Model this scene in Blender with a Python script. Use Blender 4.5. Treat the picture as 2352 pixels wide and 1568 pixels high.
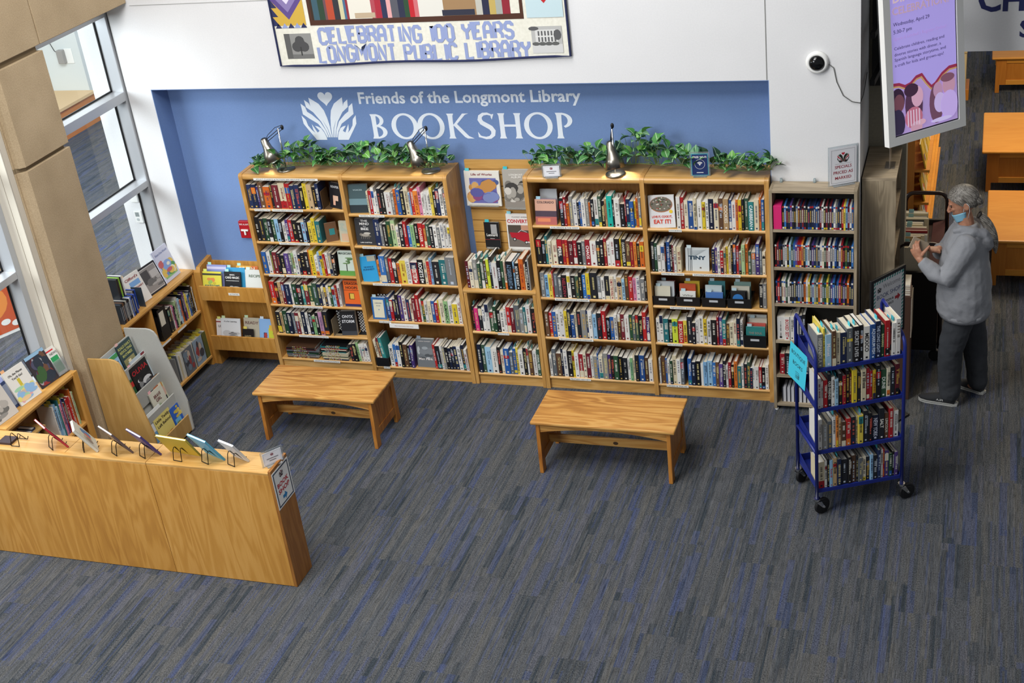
import bpy, bmesh, math, random
from mathutils import Matrix, Vector
R = random.Random(7)
PI = math.pi
S = bpy.context.scene
for o in list(bpy.data.objects): bpy.data.objects.remove(o)
COL = S.collection

# ------------------------------------------------------------------ camera
def make_camera():
    f, yaw, pitch, roll = 3041.186, -0.37683, 0.48170, -0.12956
    pos = Vector((5.8571, -9.0931, 5.5451))
    fw = Vector((math.sin(yaw)*math.cos(pitch), math.cos(yaw)*math.cos(pitch), -math.sin(pitch)))
    r = Vector((math.cos(yaw), -math.sin(yaw), 0)); u = r.cross(fw)
    c, s = math.cos(roll), math.sin(roll)
    r2 = r*c + u*s; u2 = u*c - r*s
    m = Matrix((r2, u2, -fw)).transposed().to_4x4(); m.translation = pos
    cd = bpy.data.cameras.new('camera'); co = bpy.data.objects.new('camera', cd); COL.objects.link(co)
    co.matrix_world = m
    cd.sensor_fit = 'HORIZONTAL'; cd.sensor_width = 36; cd.lens = f*36/2352; cd.clip_start = .05; cd.clip_end = 200
    S.camera = co
make_camera()
S.view_settings.view_transform = 'Standard'; S.view_settings.look = 'None'
S.view_settings.gamma = 1; S.view_settings.use_curve_mapping = False
S.view_settings.exposure = 0.0

# ------------------------------------------------------------------ world and room lights
W = bpy.data.worlds.new('world'); S.world = W; W.use_nodes = True
bg = W.node_tree.nodes['Background']; bg.inputs[0].default_value = (.93, .96, 1, 1); bg.inputs[1].default_value = 0.26
def area(name, loc, target, size, power, color=(1, 1, 1), sy=None):
    l = bpy.data.lights.new(name, 'AREA'); l.energy = power; l.color = color; l.size = size
    if sy: l.shape = 'RECTANGLE'; l.size_y = sy
    o = bpy.data.objects.new(name, l); COL.objects.link(o); o.location = loc
    o.rotation_euler = (Vector(target) - Vector(loc)).to_track_quat('-Z', 'Y').to_euler()
    return o
area('atrium_light_front', (1.8, -4.6, 6.6), (2.0, .1, 1.2), 2.6, 185, (1, .985, .96), 1.2)
area('atrium_light_high', (2.4, -2.9, 8.0), (2.6, -1.6, 0), 3.0, 255, (1, .985, .96))
area('skylight_left', (-.6, -7.4, 4.6), (.9, -2.8, .3), 2.6, 260, (.93, .965, 1))
area('meeting_room_light', (-3.6, 2.2, 4.6), (-4.4, 3.6, 0), 3.0, 430, (.92, .97, 1))
area('meeting_room_daylight', (-3.4, -3.2, 3.6), (-2.0, .6, 1.2), 2.2, 240, (.92, .97, 1))
area('children_area_light', (6.6, 4.2, 3.9), (6.5, 4.4, 0), 1.8, 150, (1, .83, .58))

# ------------------------------------------------------------------ materials
def lin(h):
    h = h.lstrip('#'); out = []
    for i in (0, 2, 4):
        c = int(h[i:i+2], 16)/255
        out.append(c/12.92 if c <= .04045 else ((c+.055)/1.055)**2.4)
    return tuple(out) + (1,)
MATS = {}
def mat(hexc, rough=.55, metal=0, emit=0, spec=.4, alpha=1, trans=0):
    k = (hexc, rough, metal, emit, spec, alpha, trans)
    if k in MATS: return MATS[k]
    m = bpy.data.materials.new('paint_' + hexc.lstrip('#')); m.use_nodes = True
    b = m.node_tree.nodes['Principled BSDF']
    b.inputs['Base Color'].default_value = lin(hexc); b.inputs['Roughness'].default_value = rough
    b.inputs['Metallic'].default_value = metal; b.inputs['Specular IOR Level'].default_value = spec
    if emit:
        b.inputs['Emission Color'].default_value = lin(hexc); b.inputs['Emission Strength'].default_value = emit
    if trans: b.inputs['Transmission Weight'].default_value = trans
    b.inputs['Alpha'].default_value = alpha
    MATS[k] = m; return m
class NT:
    def __init__(s, name):
        s.m = bpy.data.materials.new(name); s.m.use_nodes = True; s.t = s.m.node_tree
        s.b = s.t.nodes['Principled BSDF']
    def n(s, typ, **kw):
        nd = s.t.nodes.new(typ)
        for k, v in kw.items():
            if k.startswith('i_'):
                key = k[2:]; key = int(key) if key.isdigit() else key.replace('_', ' ')
                if hasattr(v, 'is_output') or isinstance(v, bpy.types.NodeSocket): s.t.links.new(v, nd.inputs[key])
                else: nd.inputs[key].default_value = v
            else: setattr(nd, k, v)
        return nd
    def math(s, op, a, b=0.0):
        nd = s.t.nodes.new('ShaderNodeMath'); nd.operation = op
        for i, v in enumerate((a, b)):
            if isinstance(v, bpy.types.NodeSocket): s.t.links.new(v, nd.inputs[i])
            else: nd.inputs[i].default_value = v
        return nd.outputs[0]
    def xyz(s, x, y, z):
        nd = s.t.nodes.new('ShaderNodeCombineXYZ')
        for i, v in enumerate((x, y, z)):
            if isinstance(v, bpy.types.NodeSocket): s.t.links.new(v, nd.inputs[i])
            else: nd.inputs[i].default_value = v
        return nd.outputs[0]
    def ramp(s, fac, stops, interp='LINEAR'):
        nd = s.t.nodes.new('ShaderNodeValToRGB'); nd.color_ramp.interpolation = interp
        e = nd.color_ramp.elements
        while len(e) < len(stops): e.new(.5)
        for i, (p, c) in enumerate(stops):
            e[i].position = p; e[i].color = lin(c) if isinstance(c, str) else (c, c, c, 1)
        s.t.links.new(fac, nd.inputs[0]); return nd.outputs[0]
    def mix(s, fac, a, b, typ='MIX'):
        nd = s.t.nodes.new('ShaderNodeMix'); nd.data_type = 'RGBA'; nd.blend_type = typ
        for i, v in ((0, fac), (6, a), (7, b)):
            if isinstance(v, bpy.types.NodeSocket): s.t.links.new(v, nd.inputs[i])
            else: nd.inputs[i].default_value = v
        return nd.outputs[2]
    def out(s, col=None, rough=None, bump=None, bs=.2, bd=.01):
        if col is not None: s.t.links.new(col, s.b.inputs['Base Color'])
        if rough is not None: s.b.inputs['Roughness'].default_value = rough
        if bump is not None:
            bn = s.n('ShaderNodeBump', i_Strength=bs, i_Distance=bd, i_Height=bump)
            s.t.links.new(bn.outputs[0], s.b.inputs['Normal'])
        return s.m
def coords(t):
    tc = t.n('ShaderNodeTexCoord'); sp = t.n('ShaderNodeSeparateXYZ', i_0=tc.outputs['Object'])
    oi = t.n('ShaderNodeObjectInfo')
    return sp.outputs[0], sp.outputs[1], sp.outputs[2], oi.outputs['Random']
def wood(name, light, mid, dark, grain='z', scale=1.0, rough=.38, contrast=1.0):
    """oak / maple: long streaks along GRAIN with cathedral arches and fine pores"""
    t = NT(name); x, y, z, rnd = coords(t)
    ax = {'x': (x, y, z), 'y': (y, x, z), 'z': (z, x, y)}[grain]
    off = t.math('MULTIPLY', rnd, 40)
    g = t.math('ADD', ax[0], off)
    v1 = t.xyz(t.math('MULTIPLY', g, 1.1*scale), t.math('MULTIPLY', ax[1], 9*scale), t.math('MULTIPLY', ax[2], 9*scale))
    n1 = t.n('ShaderNodeTexNoise', i_Vector=v1, i_Scale=1.0, i_Detail=2.5, i_Distortion=.6)
    rings = t.math('SINE', t.math('MULTIPLY', n1.outputs[0], 38))
    v2 = t.xyz(t.math('MULTIPLY', g, 7), t.math('MULTIPLY', ax[1], 260), t.math('MULTIPLY', ax[2], 260))
    n2 = t.n('ShaderNodeTexNoise', i_Vector=v2, i_Scale=1.0, i_Detail=1.0)
    v3 = t.xyz(t.math('MULTIPLY', g, .6), t.math('MULTIPLY', ax[1], 3), t.math('MULTIPLY', ax[2], 3))
    n3 = t.n('ShaderNodeTexNoise', i_Vector=v3, i_Scale=1.0, i_Detail=1.0)
    a = t.math('ADD', t.math('MULTIPLY', rings, .16*contrast), t.math('MULTIPLY', n2.outputs[0], .45*contrast))
    f = t.math('ADD', a, t.math('MULTIPLY', n3.outputs[0], .6))
    c = t.ramp(f, [(.28, light), (.55, mid), (.95, dark)])
    return t.out(c, rough)
def carpet():
    t = NT('carpet_planks'); x, y, z, rnd = coords(t)
    tx = t.math('FLOOR', t.math('DIVIDE', x, .25))
    wn = t.n('ShaderNodeTexWhiteNoise', noise_dimensions='1D', i_W=tx).outputs[0]
    ty = t.math('FLOOR', t.math('ADD', t.math('DIVIDE', y, .95), t.math('MULTIPLY', wn, 7)))
    sd = t.n('ShaderNodeTexWhiteNoise', noise_dimensions='2D', i_Vector=t.xyz(tx, ty, 0)).outputs[0]
    s30 = t.math('MULTIPLY', sd, 57)
    def cells(wid, ln, k):            # rectangular yarn blocks, random value each
        cx = t.math('FLOOR', t.math('ADD', t.math('DIVIDE', x, wid), t.math('MULTIPLY', sd, k)))
        o = t.n('ShaderNodeTexWhiteNoise', noise_dimensions='2D', i_Vector=t.xyz(cx, t.math('ADD', s30, k), 0)).outputs[0]
        cy = t.math('FLOOR', t.math('ADD', t.math('DIVIDE', y, ln), t.math('MULTIPLY', o, 9)))
        return t.n('ShaderNodeTexWhiteNoise', noise_dimensions='3D', i_Vector=t.xyz(cx, cy, t.math('ADD', s30, k*3))).outputs[0]
    a1, a2 = cells(.046, .62, 3.7), cells(.013, .45, 8.3)
    base = t.ramp(a1, [(0, '4d4f52'), (.36, '555554'), (.52, '363c42'), (.66, '4a4d52'), (.80, '424a66'), (.90, '52545e')], 'CONSTANT')
    over = t.ramp(a2, [(0, '515254'), (.40, '343a40'), (.58, '565553'), (.80, '454c66'), (.90, '46484c')], 'CONSTANT')
    col = t.mix(.45, base, over)
    fine = t.n('ShaderNodeTexNoise', i_Vector=t.xyz(t.math('MULTIPLY', x, 230), t.math('MULTIPLY', y, 10), s30), i_Scale=1.0, i_Detail=1.5).outputs[0]
    spk = t.n('ShaderNodeTexNoise', i_Vector=t.xyz(t.math('MULTIPLY', x, 170), t.math('MULTIPLY', y, 95), 0.), i_Scale=1.0, i_Detail=2.0).outputs[0]
    pat = t.n('ShaderNodeTexNoise', i_Vector=t.xyz(t.math('MULTIPLY', x, 9), t.math('MULTIPLY', y, 2.2), s30), i_Scale=1.0, i_Detail=1.0).outputs[0]
    mixk = t.n('ShaderNodeMapRange', i_Value=pat, i_1=.38, i_2=.62, i_3=0.0, i_4=1.0).outputs[0]
    k = t.math('ADD', t.math('MULTIPLY', t.math('SUBTRACT', fine, .5), t.math('ADD', .55, t.math('MULTIPLY', mixk, 1.1))), t.math('MULTIPLY', t.math('SUBTRACT', spk, .5), t.math('SUBTRACT', 2.6, t.math('MULTIPLY', mixk, 1.3))))
    kv = t.math('ADD', 1.0, t.math('MULTIPLY', k, 1.15))
    kv = t.math('MAXIMUM', kv, .25)
    c = t.mix(1.0, col, t.n('ShaderNodeCombineColor', i_0=kv, i_1=kv, i_2=kv).outputs[0], 'MULTIPLY')
    t.b.inputs['Specular IOR Level'].default_value = .1
    return t.out(c, .95)
def speckle(name, a, b, scale=160, rough=.8, bump=.1):
    t = NT(name); x, y, z, rnd = coords(t); v = t.xyz(x, y, z)
    n = t.n('ShaderNodeTexNoise', i_Vector=v, i_Scale=scale, i_Detail=3.0).outputs[0]
    n2 = t.n('ShaderNodeTexNoise', i_Vector=v, i_Scale=3.0, i_Detail=2.0).outputs[0]
    c = t.ramp(t.math('ADD', t.math('MULTIPLY', n, .6), t.math('MULTIPLY', n2, .4)), [(.35, a), (.65, b)])
    return t.out(c, rough, n, bump, .003)
M_OAK_Z = wood('golden_oak_upright', 'd0a262', 'c08f4c', 'a27338', 'z', contrast=.8)
M_OAK_X = wood('golden_oak_shelf', 'd6aa6a', 'c79752', 'aa7a3e', 'x', contrast=.8)
M_OAK_Y = wood('golden_oak_return', 'd0a05c', 'c08c46', 'a07034', 'y', contrast=.8)
M_PLY = wood('oak_plywood', 'd29c50', 'c48c3e', 'a46c2a', 'z', .8, .42, .8)
M_PLY_END_SHADED = wood('oak_plywood_end_shaded', 'a87238', '986228', '7c4a1c', 'z', .8, .42, .8)  # redder end board, with the shade on it darkened into the colour
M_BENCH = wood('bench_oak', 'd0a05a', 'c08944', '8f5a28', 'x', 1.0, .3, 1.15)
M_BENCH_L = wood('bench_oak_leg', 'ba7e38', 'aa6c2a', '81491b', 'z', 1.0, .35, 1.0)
M_TABLE = wood('orange_maple', 'd9963c', 'd08a30', 'c07a28', 'x', 1, .4, .5)
M_TABLE_Z = wood('orange_maple_upright', 'c07a2c', 'b56e22', 'a2601c', 'z', 1, .4, .5)
M_ASH_X = wood('grey_ash_laminate', 'b3a288', 'a09078', '80725c', 'x', 1.2, .5, 1.0)
M_ASH_Z = wood('grey_ash_laminate_upright', 'ac9c82', '988971', '786b56', 'z', 1.2, .5, 1.0)
M_PALE_OAK = wood('pale_oak_veneer', 'c0995c', 'b48c4e', '98713a', 'z', .8, .45, .7)
M_CARPET = carpet()
M_STONE = speckle('tan_precast_stone', 'a08b6c', 'bba585', 130, .85)
M_GREYFELT = speckle('grey_laminate_board', 'a9a9a3', 'bcbcb6', 300, .6, .02)
M_WALL = speckle('white_wall_paint', 'd9d9da', 'dededf', 90, .75, .03)
M_BLUEWALL = speckle('blue_wall_paint', '6a86b6', '708cbc', 90, .7, .03)
M_DARKCONC = speckle('grey_wall_paint', '8b8678', '97917f', 60, .85)
M_FABRIC = speckle('grey_fleece', '84868c', '9c9ea2', 420, .95, .35)
M_PANTS = speckle('charcoal_knit', '313439', '3d4045', 300, .95, .3)
M_QUILT = speckle('cream_quilt_cloth', 'd8d6c8', 'e6e4d8', 40, .9, .6)
M_ALU = mat('b9bcc0', .38, .35); M_STEEL = mat('989389', .32, 1.0); M_CHROME = mat('d8d8d8', .15, 1.0)
M_BLACK = mat('141416', .45); M_BLACKWIRE = mat('17140f', .35, .6); M_WHITE = mat('e9e9e6', .5); M_PAPER = mat('ddd6c4', .8)
M_PAGE = mat('d9d0ba', .85); M_PAGE2 = mat('e4e0d6', .85); M_INK = mat('1b1b1f', .7)

# ------------------------------------------------------------------ mesh builder
TXT = {}
def text2d(s, bold=0.0):
    k = (s, bold)
    if k not in TXT:
        cu = bpy.data.curves.new('txt', 'FONT'); cu.body = s; cu.size = 1; cu.resolution_u = 2; cu.offset = bold
        ob = bpy.data.objects.new('txt', cu)
        me = bpy.data.meshes.new_from_object(ob)
        v = [(a.co.x, a.co.y) for a in me.vertices]; f = [tuple(p.vertices) for p in me.polygons]
        bpy.data.objects.remove(ob); bpy.data.curves.remove(cu); bpy.data.meshes.remove(me)
        if v:
            x0 = min(a[0] for a in v); x1 = max(a[0] for a in v); y0 = min(a[1] for a in v); y1 = max(a[1] for a in v)
            v = [(a[0]-x0, a[1]-y0) for a in v]; TXT[k] = (v, f, x1-x0, y1-y0)
        else: TXT[k] = ([], [], 1, 1)
    return TXT[k]
class MB:
    def __init__(s): s.v = []; s.f = []; s.mi = []; s.mats = []; s.lay = 0
    def idx(s, m):
        if m not in s.mats: s.mats.append(m)
        return s.mats.index(m)
    def add(s, vs, fs, m, M=None):
        b = len(s.v); i = s.idx(m)
        for p in vs:
            p = Vector(p)
            s.v.append(M @ p if M else p)
        for f in fs: s.f.append(tuple(b+q for q in f)); s.mi.append(i)
        return s
    def box(s, x0, x1, y0, y1, z0, z1, m, M=None):
        vs = [(x, y, z) for z in (z0, z1) for y in (y0, y1) for x in (x0, x1)]
        return s.add(vs, [(0, 2, 3, 1), (4, 5, 7, 6), (0, 1, 5, 4), (2, 6, 7, 3), (0, 4, 6, 2), (1, 3, 7, 5)], m, M)
    def prism(s, pts, a, b, axis, m, M=None):
        n = len(pts)
        def P(p, t): return {'x': (t, p[0], p[1]), 'y': (p[0], t, p[1]), 'z': (p[0], p[1], t)}[axis]
        vs = [P(p, a) for p in pts] + [P(p, b) for p in pts]
        fs = [tuple(range(n)), tuple(range(2*n-1, n-1, -1))] + [(i, (i+1) % n, n+(i+1) % n, n+i) for i in range(n)]
        return s.add(vs, fs, m, M)
    def quad(s, a, b, c, d, m, M=None): return s.add([a, b, c, d], [(0, 1, 2, 3)], m, M)
    def tube(s, path, r, m, n=8, closed=False, M=None, caps=True):
        P = [Vector(p) for p in path]; k = len(P); vs = []; up = None
        rr = r if isinstance(r, (list, tuple)) else [r]*k
        for i, p in enumerate(P):
            if closed: t = P[(i+1) % k] - P[i-1]
            else: t = P[min(i+1, k-1)] - P[max(i-1, 0)]
            t.normalize()
            if up is None: up = Vector((0, 0, 1)) if abs(t.z) < .9 else Vector((1, 0, 0))
            u = (up - t*up.dot(t)); u.normalize(); w = t.cross(u); up = u
            for j in range(n):
                a = 2*PI*j/n; vs.append(p + (u*math.cos(a) + w*math.sin(a))*rr[i])
        fs = []
        for i in range(k if closed else k-1):
            for j in range(n):
                a = i*n+j; b = i*n+(j+1) % n; c = ((i+1) % k)*n+(j+1) % n; d = ((i+1) % k)*n+j
                fs.append((a, b, c, d))
        if not closed and caps: fs += [tuple(range(n-1, -1, -1)), tuple((k-1)*n+j for j in range(n))]
        return s.add(vs, fs, m, M)
    def loft(s, rings, m, n=14, M=None):
        """rings: (centre, ru, rv, u axis, v axis)"""
        vs = []
        for c, ru, rv, u, v in rings:
            c = Vector(c); u = Vector(u).normalized(); v = Vector(v).normalized()
            for j in range(n):
                a = 2*PI*j/n; vs.append(c + u*(ru*math.cos(a)) + v*(rv*math.sin(a)))
        k = len(rings); fs = [(i*n+j, i*n+(j+1) % n, (i+1)*n+(j+1) % n, (i+1)*n+j) for i in range(k-1) for j in range(n)]
        fs += [tuple(range(n-1, -1, -1)), tuple((k-1)*n+j for j in range(n))]
        return s.add(vs, fs, m, M)
    def lathe(s, prof, m, n=24, M=None):
        vs = [(r*math.cos(2*PI*j/n), r*math.sin(2*PI*j/n), z) for r, z in prof for j in range(n)]
        k = len(prof); fs = [(i*n+j, i*n+(j+1) % n, (i+1)*n+(j+1) % n, (i+1)*n+j) for i in range(k-1) for j in range(n)]
        return s.add(vs, fs, m, M)
    def ball(s, c, rx, ry, rz, m, n=12, k=8, M=None):
        vs = []; c = Vector(c)
        for i in range(k+1):
            t = PI*i/k
            for j in range(n):
                a = 2*PI*j/n; vs.append(c + Vector((rx*math.sin(t)*math.cos(a), ry*math.sin(t)*math.sin(a), rz*math.cos(t))))
        return s.add(vs, [(i*n+j, (i+1)*n+j, (i+1)*n+(j+1) % n, i*n+(j+1) % n) for i in range(k) for j in range(n)], m, M)
    def flat(s, vs, fs, m, M=None):
        """print laid over print: every piece lies a hair above the one before"""
        s.lay += 1; e = s.lay*1.2e-5
        return s.add([(p[0], p[1], (p[2] if len(p) > 2 else 0)+e) for p in vs], fs, m, M)
    def poly(s, pts, m, M=None): return s.add([(p[0], p[1], 0) for p in pts], [tuple(range(len(pts)))], m, M)
    def disc(s, cx, cy, rx, ry, m, M=None, n=20, z=0):
        return s.flat([(cx+rx*math.cos(2*PI*i/n), cy+ry*math.sin(2*PI*i/n), z) for i in range(n)], [tuple(range(n))], m, M)
    def rect(s, x0, x1, y0, y1, m, M=None, z=0): return s.flat([(x0, y0, z), (x1, y0, z), (x1, y1, z), (x0, y1, z)], [(0, 1, 2, 3)], m, M)
    def text(s, st, x, y, h, m, M=None, w=None, align='l', bold=0.0, z=0):
        """flat lettering in the local XY plane; h is the height of the letters, w squeezes to a width"""
        v, f, tw, th = text2d(st, bold)
        cap = text2d('H', bold)[3]
        k = h/cap; kx = (w/tw) if w else k
        x -= {'l': 0, 'c': tw*kx/2, 'r': tw*kx}[align]
        return s.flat([(x+a*kx, y+b*k, z) for a, b in v], f, m, M)
    def stroke(s, pts, w, m, M=None, z=0):
        """ribbon with a width (or one per point) along a polyline in the local XY plane"""
        P = [Vector(p) for p in pts]; n = len(P); ws = w if isinstance(w, (list, tuple)) else [w]*n; vs = []
        for i in range(n):
            t = (P[min(i+1, n-1)] - P[max(i-1, 0)]).normalized(); q = Vector((-t.y, t.x))
            if 0 < i < n-1:
                t1 = (P[i]-P[i-1]).normalized(); cs = max(.45, abs(t.dot(t1)))
            else: cs = 1
            a = P[i]+q*ws[i]/2/cs; b = P[i]-q*ws[i]/2/cs; vs += [(a.x, a.y, z), (b.x, b.y, z)]
        return s.flat(vs, [(2*i, 2*i+1, 2*i+3, 2*i+2) for i in range(n-1)], m, M)
    def build(s, name, parent=None, smooth=False, bevel=0, origin=None, local=False, wn=True):
        vs = s.v
        if not vs: vs = [Vector((0, 0, 0))]
        if parent is not None: off = Vector((0, 0, 0)) if local else parent.matrix_basis.translation.copy()
        elif origin is not None: off = Vector(origin)
        else:
            xs = [v.x for v in vs]; ys = [v.y for v in vs]; zs = [v.z for v in vs]
            off = Vector(((min(xs)+max(xs))/2, (min(ys)+max(ys))/2, min(zs)))
        p = parent
        while p is not None and p.parent is not None and not local:
            p = p.parent; off += p.matrix_basis.translation
        me = bpy.data.meshes.new(name); me.from_pydata([tuple(v - off) for v in vs], [], s.f)
        for m in s.mats: me.materials.append(m)
        me.polygons.foreach_set('material_index', s.mi)
        bm = bmesh.new(); bm.from_mesh(me); bmesh.ops.recalc_face_normals(bm, faces=bm.faces); bm.to_mesh(me); bm.free()
        if smooth: me.polygons.foreach_set('use_smooth', [True]*len(me.polygons))
        o = bpy.data.objects.new(name, me); COL.objects.link(o)
        if parent is not None: o.parent = parent
        else: o.location = off
        if bevel:
            b = o.modifiers.new('edge', 'BEVEL'); b.width = bevel; b.segments = 2; b.limit_method = 'ANGLE'; b.angle_limit = .6
        return o
def tag(o, label, cat, group=None):
    o['label'] = label; o['category'] = cat
    if group: o['group'] = group
    return o
def thing(name, label, cat, loc=(0, 0, 0), group=None, rz=0):
    o = bpy.data.objects.new(name, None); COL.objects.link(o); o.empty_display_size = .05
    o.location = loc; o.rotation_euler = (0, 0, rz)
    return tag(o, label, cat, group)
def struct(o): o['kind'] = 'structure'; return o
def TR(x=0, y=0, z=0): return Matrix.Translation((x, y, z))
def RX(a): return Matrix.Rotation(a, 4, 'X')
def RY(a): return Matrix.Rotation(a, 4, 'Y')
def RZ(a): return Matrix.Rotation(a, 4, 'Z')
FRONT = RX(PI/2)                      # local XY plane -> upright plane facing -y (x right, y up)
ORD = 'first second third fourth fifth sixth seventh eighth ninth tenth eleventh twelfth thirteenth fourteenth fifteenth sixteenth seventeenth eighteenth nineteenth twentieth'.split()
def nth(i):
    if i < 20: return ORD[i]
    if i < 29: return 'twenty-' + ORD[i-20]
    if i == 29: return 'thirtieth'
    if i < 39: return 'thirty-' + ORD[i-30]
    return 'fortieth' if i == 39 else 'forty-' + ORD[i-40]
# ================================================================== the setting
ZT = 5.2
struct(MB().box(-9, 10, -9.4, 13, -.06, 0, M_CARPET).build('floor', origin=(0, 0, 0)))
w = MB()
w.box(-.935, -.699, .08, .33, 0, ZT, M_WALL); w.box(-1.30, -.935, .12, .33, 0, ZT, M_WALL)
w.box(-.699, 4.425, .08, .33, 2.616, ZT, M_WALL); w.box(4.425, 5.056, .08, .80, 0, ZT, M_WALL)
struct(w.build('wall_back', origin=(0, .08, 0)))
struct(MB().box(4.408, 4.413, .076, .08, 2.62, ZT, mat('8f8f8c', .8)).box(-.70, 4.41, .077, .08, 3.318, 3.323, mat('a9a9a8', .8)).build('trim_1', origin=(4.41, .08, 2.62)))
b = MB()
b.box(-.699, 4.425, .302, .33, 0, 2.616, M_BLUEWALL); b.box(-.699, -.694, .081, .302, 0, 2.616, M_BLUEWALL)
b.box(4.420, 4.425, .081, .302, 0, 2.616, M_BLUEWALL); b.box(-.694, 4.42, .081, .302, 2.611, 2.616, M_BLUEWALL)
struct(b.build('wall_recess', origin=(0, .3, 0)))
struct(MB().box(5.056, 5.335, .80, 1.0, 0, 4.35, M_DARKCONC).build('wall_right'))
hd = MB().box(5.335, 9.5, .80, .98, 2.577, 4.35, M_WALL); hd = struct(hd.build('wall_header'))
struct(MB().box(4.75, 9.6, -1.6, 12, 4.35, 4.5, M_WALL).build('added_shade_slab'))  # unseen slab, added to block overhead light from the right side
# navy lettering on the header over the opening
L = MB(); NAVY = mat('23285e', .6); F = TR(5.80, .797, 2.86) @ FRONT
L.text("CHILDREN'S", 0, 0, .165, NAVY, F, bold=.03); L.text('SERVICES', .285, -.19, .125, NAVY, F, bold=.03)
tag(L.build('header_lettering'), 'navy lettering on the white wall above the opening at upper right', 'lettering')
# stone column and beam at the window wall
c = MB()
def colsec(x, e): return [(-.95, -1.66), (-.79, -1.66), (-.79, -1.64), (x-.035, -1.64), (x, -1.605+e), (x, -1.075-e), (-.95, -1.075)]
for z0, z1 in ((0, 2.548), (2.582, 3.30)): c.prism(colsec(-.72, 0), z0, z1, 'z', M_STONE)
for z0, z1 in ((2.548, 2.582), (3.30, 3.345)): c.prism(colsec(-.75, .03), z0, z1, 'z', mat('7d6c52', .9))
struct(c.build('column', bevel=.006))
c = MB(); c.box(-.95, -.72, -1.075, .072, 3.345, ZT, M_STONE); c.box(-.95, -.72, -4.2, -1.085, 3.345, ZT, M_STONE); c.box(-.95, -.74, -1.09, -1.07, 3.35, ZT, mat('c9b698', .9))
struct(c.build('beam', bevel=.006))
struct(MB().box(-.95, -.80, -1.722, -1.662, 0, 3.34, mat('cfc7b8', .8)).box(-.806, -.799, -1.7235, -1.7215, 0, 3.34, mat('9a9184', .8)).box(-.872, -.868, -1.7235, -1.7215, 0, 3.34, mat('9a8f80', .8)).build('trim_2'))  # jamb beside the column; window light on it is put into the paler colour
# windows: aluminium frames with dark gaskets and glass
t = NT('clear_glass'); t.t.nodes.remove(t.b)
tr = t.n('ShaderNodeBsdfTransparent', i_Color=(.95, .98, .98, 1)); gl = t.n('ShaderNodeBsdfGlossy', i_Roughness=.02)
mx = t.n('ShaderNodeMixShader', i_0=.06, i_1=tr.outputs[0], i_2=gl.outputs[0])
t.t.links.new(mx.outputs[0], t.t.nodes['Material Output'].inputs[0]); M_GLASS = t.m
def window(name, y0, y1, right_jamb, left_jamb):
    f = MB(); X0, X1 = -1.075, -.948
    hs = [(.86, .93), (1.756, 1.814), (2.531, 2.609), (3.24, 3.34)]
    for z0, z1 in hs: f.box(X0, X1, y0, y1, z0, z1, M_ALU)
    if right_jamb: f.box(X0, X1, y1, y1+.06, 0, 3.34, M_ALU)
    if left_jamb: f.box(X0, X1, y0-.06, y0, 0, 3.34, M_ALU)
    o = struct(f.build(name, bevel=.003))
    g = MB(); p = MB()
    for (a, z0), (z1, b_) in zip(hs[:-1], hs[1:]):
        g.box(X0+.004, X0+.014, y0, y1, z0, z0+.014, M_BLACK); g.box(X0+.004, X0+.014, y0, y1, z1-.014, z1, M_BLACK)
        if right_jamb: g.box(X0+.004, X0+.014, y1-.014, y1, z0, z1, M_BLACK)
        p.quad((X0+.008, y0, z0), (X0+.008, y1, z0), (X0+.008, y1, z1), (X0+.008, y0, z1), M_GLASS)
    g.build('gasket', o); p.build('glass_pane', o)
window('window_1', -1.075, .055, True, False)
window('window_2', -3.9, -1.782, True, False)
# the meeting room beyond the glass
fw = MB(); fw.box(-7.6, -6.592, 6.86, 7.1, 0, 3.4, mat('cfd5d4', .8)); fw.box(-6.592, -.9, 7.3, 7.5, 0, 3.4, mat('dfe2ea', .8)); fw.box(-7.7, -7.6, -1, 7.1, 0, 3.4, mat('dde0e0', .8))
struct(fw.build('wall_meeting_room'))
t = thing('wooden_bench_seat', 'long orange wooden bench along the meeting room wall beyond the glass', 'bench', (-6.9, 5.9, 0))
MB().box(-7.35, -6.50, 4.4, 6.855, .42, .46, mat('d9b98a', .5)).build('seat', t); MB().box(-7.3, -6.53, 4.45, 6.85, .0, .42, mat('c4793a', .5)).build('base', t)
t = thing('wall_outlet', 'white wall outlet with plugged charger and cord beyond the window', 'outlet', (-6.78, 6.858, .88))
MB().box(-6.85, -6.72, 6.848, 6.858, .87, 1.09, M_WHITE).build('cover_plate', t, bevel=.004)
MB().box(-6.95, -6.84, 6.78, 6.86, .88, 1.08, mat('8f8c88', .4)).build('charger', t, bevel=.01)
MB().tube([(-6.9, 6.79, 1.02), (-6.97, 6.79, 1.08), (-7.05, 6.82, 1.22), (-7.1, 6.85, 1.3)], .006, M_BLACK).build('cord', t)
t = thing('thermostat', 'white wall thermostat with grey screen seen through the window', 'thermostat', (-1.166, .12, 1.40))
MB().box(-1.205, -1.125, .095, .12, 1.39, 1.505, M_WHITE).build('body', t, bevel=.006)
MB().box(-1.190, -1.150, .0945, .097, 1.452, 1.492, mat('8e9695', .3)).build('screen', t)
MB().lathe([(0, 0), (.013, 0), (.013, .004), (0, .004)], mat('b9c0c0', .4), 16, TR(-1.172, .096, 1.425) @ RX(PI/2)).build('dial', t)
tag(MB().box(-1.205, -1.128, .10, .12, 1.585, 1.66, M_WHITE).build('sensor_box', bevel=.005), 'small blank white box mounted above the thermostat', 'sensor')
t = thing('floor_poster', 'orange poster on white board standing in the room beyond the left window', 'poster', (-3.4, .15, 0), rz=1.1)
a = MB().box(-.55, .55, 0, .02, .0, .75, M_WHITE, RX(-.25)); a.build('board', t, local=True)
a = MB(); Fm = RX(-.25) @ TR(-.53, -.002, .03) @ FRONT
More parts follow.
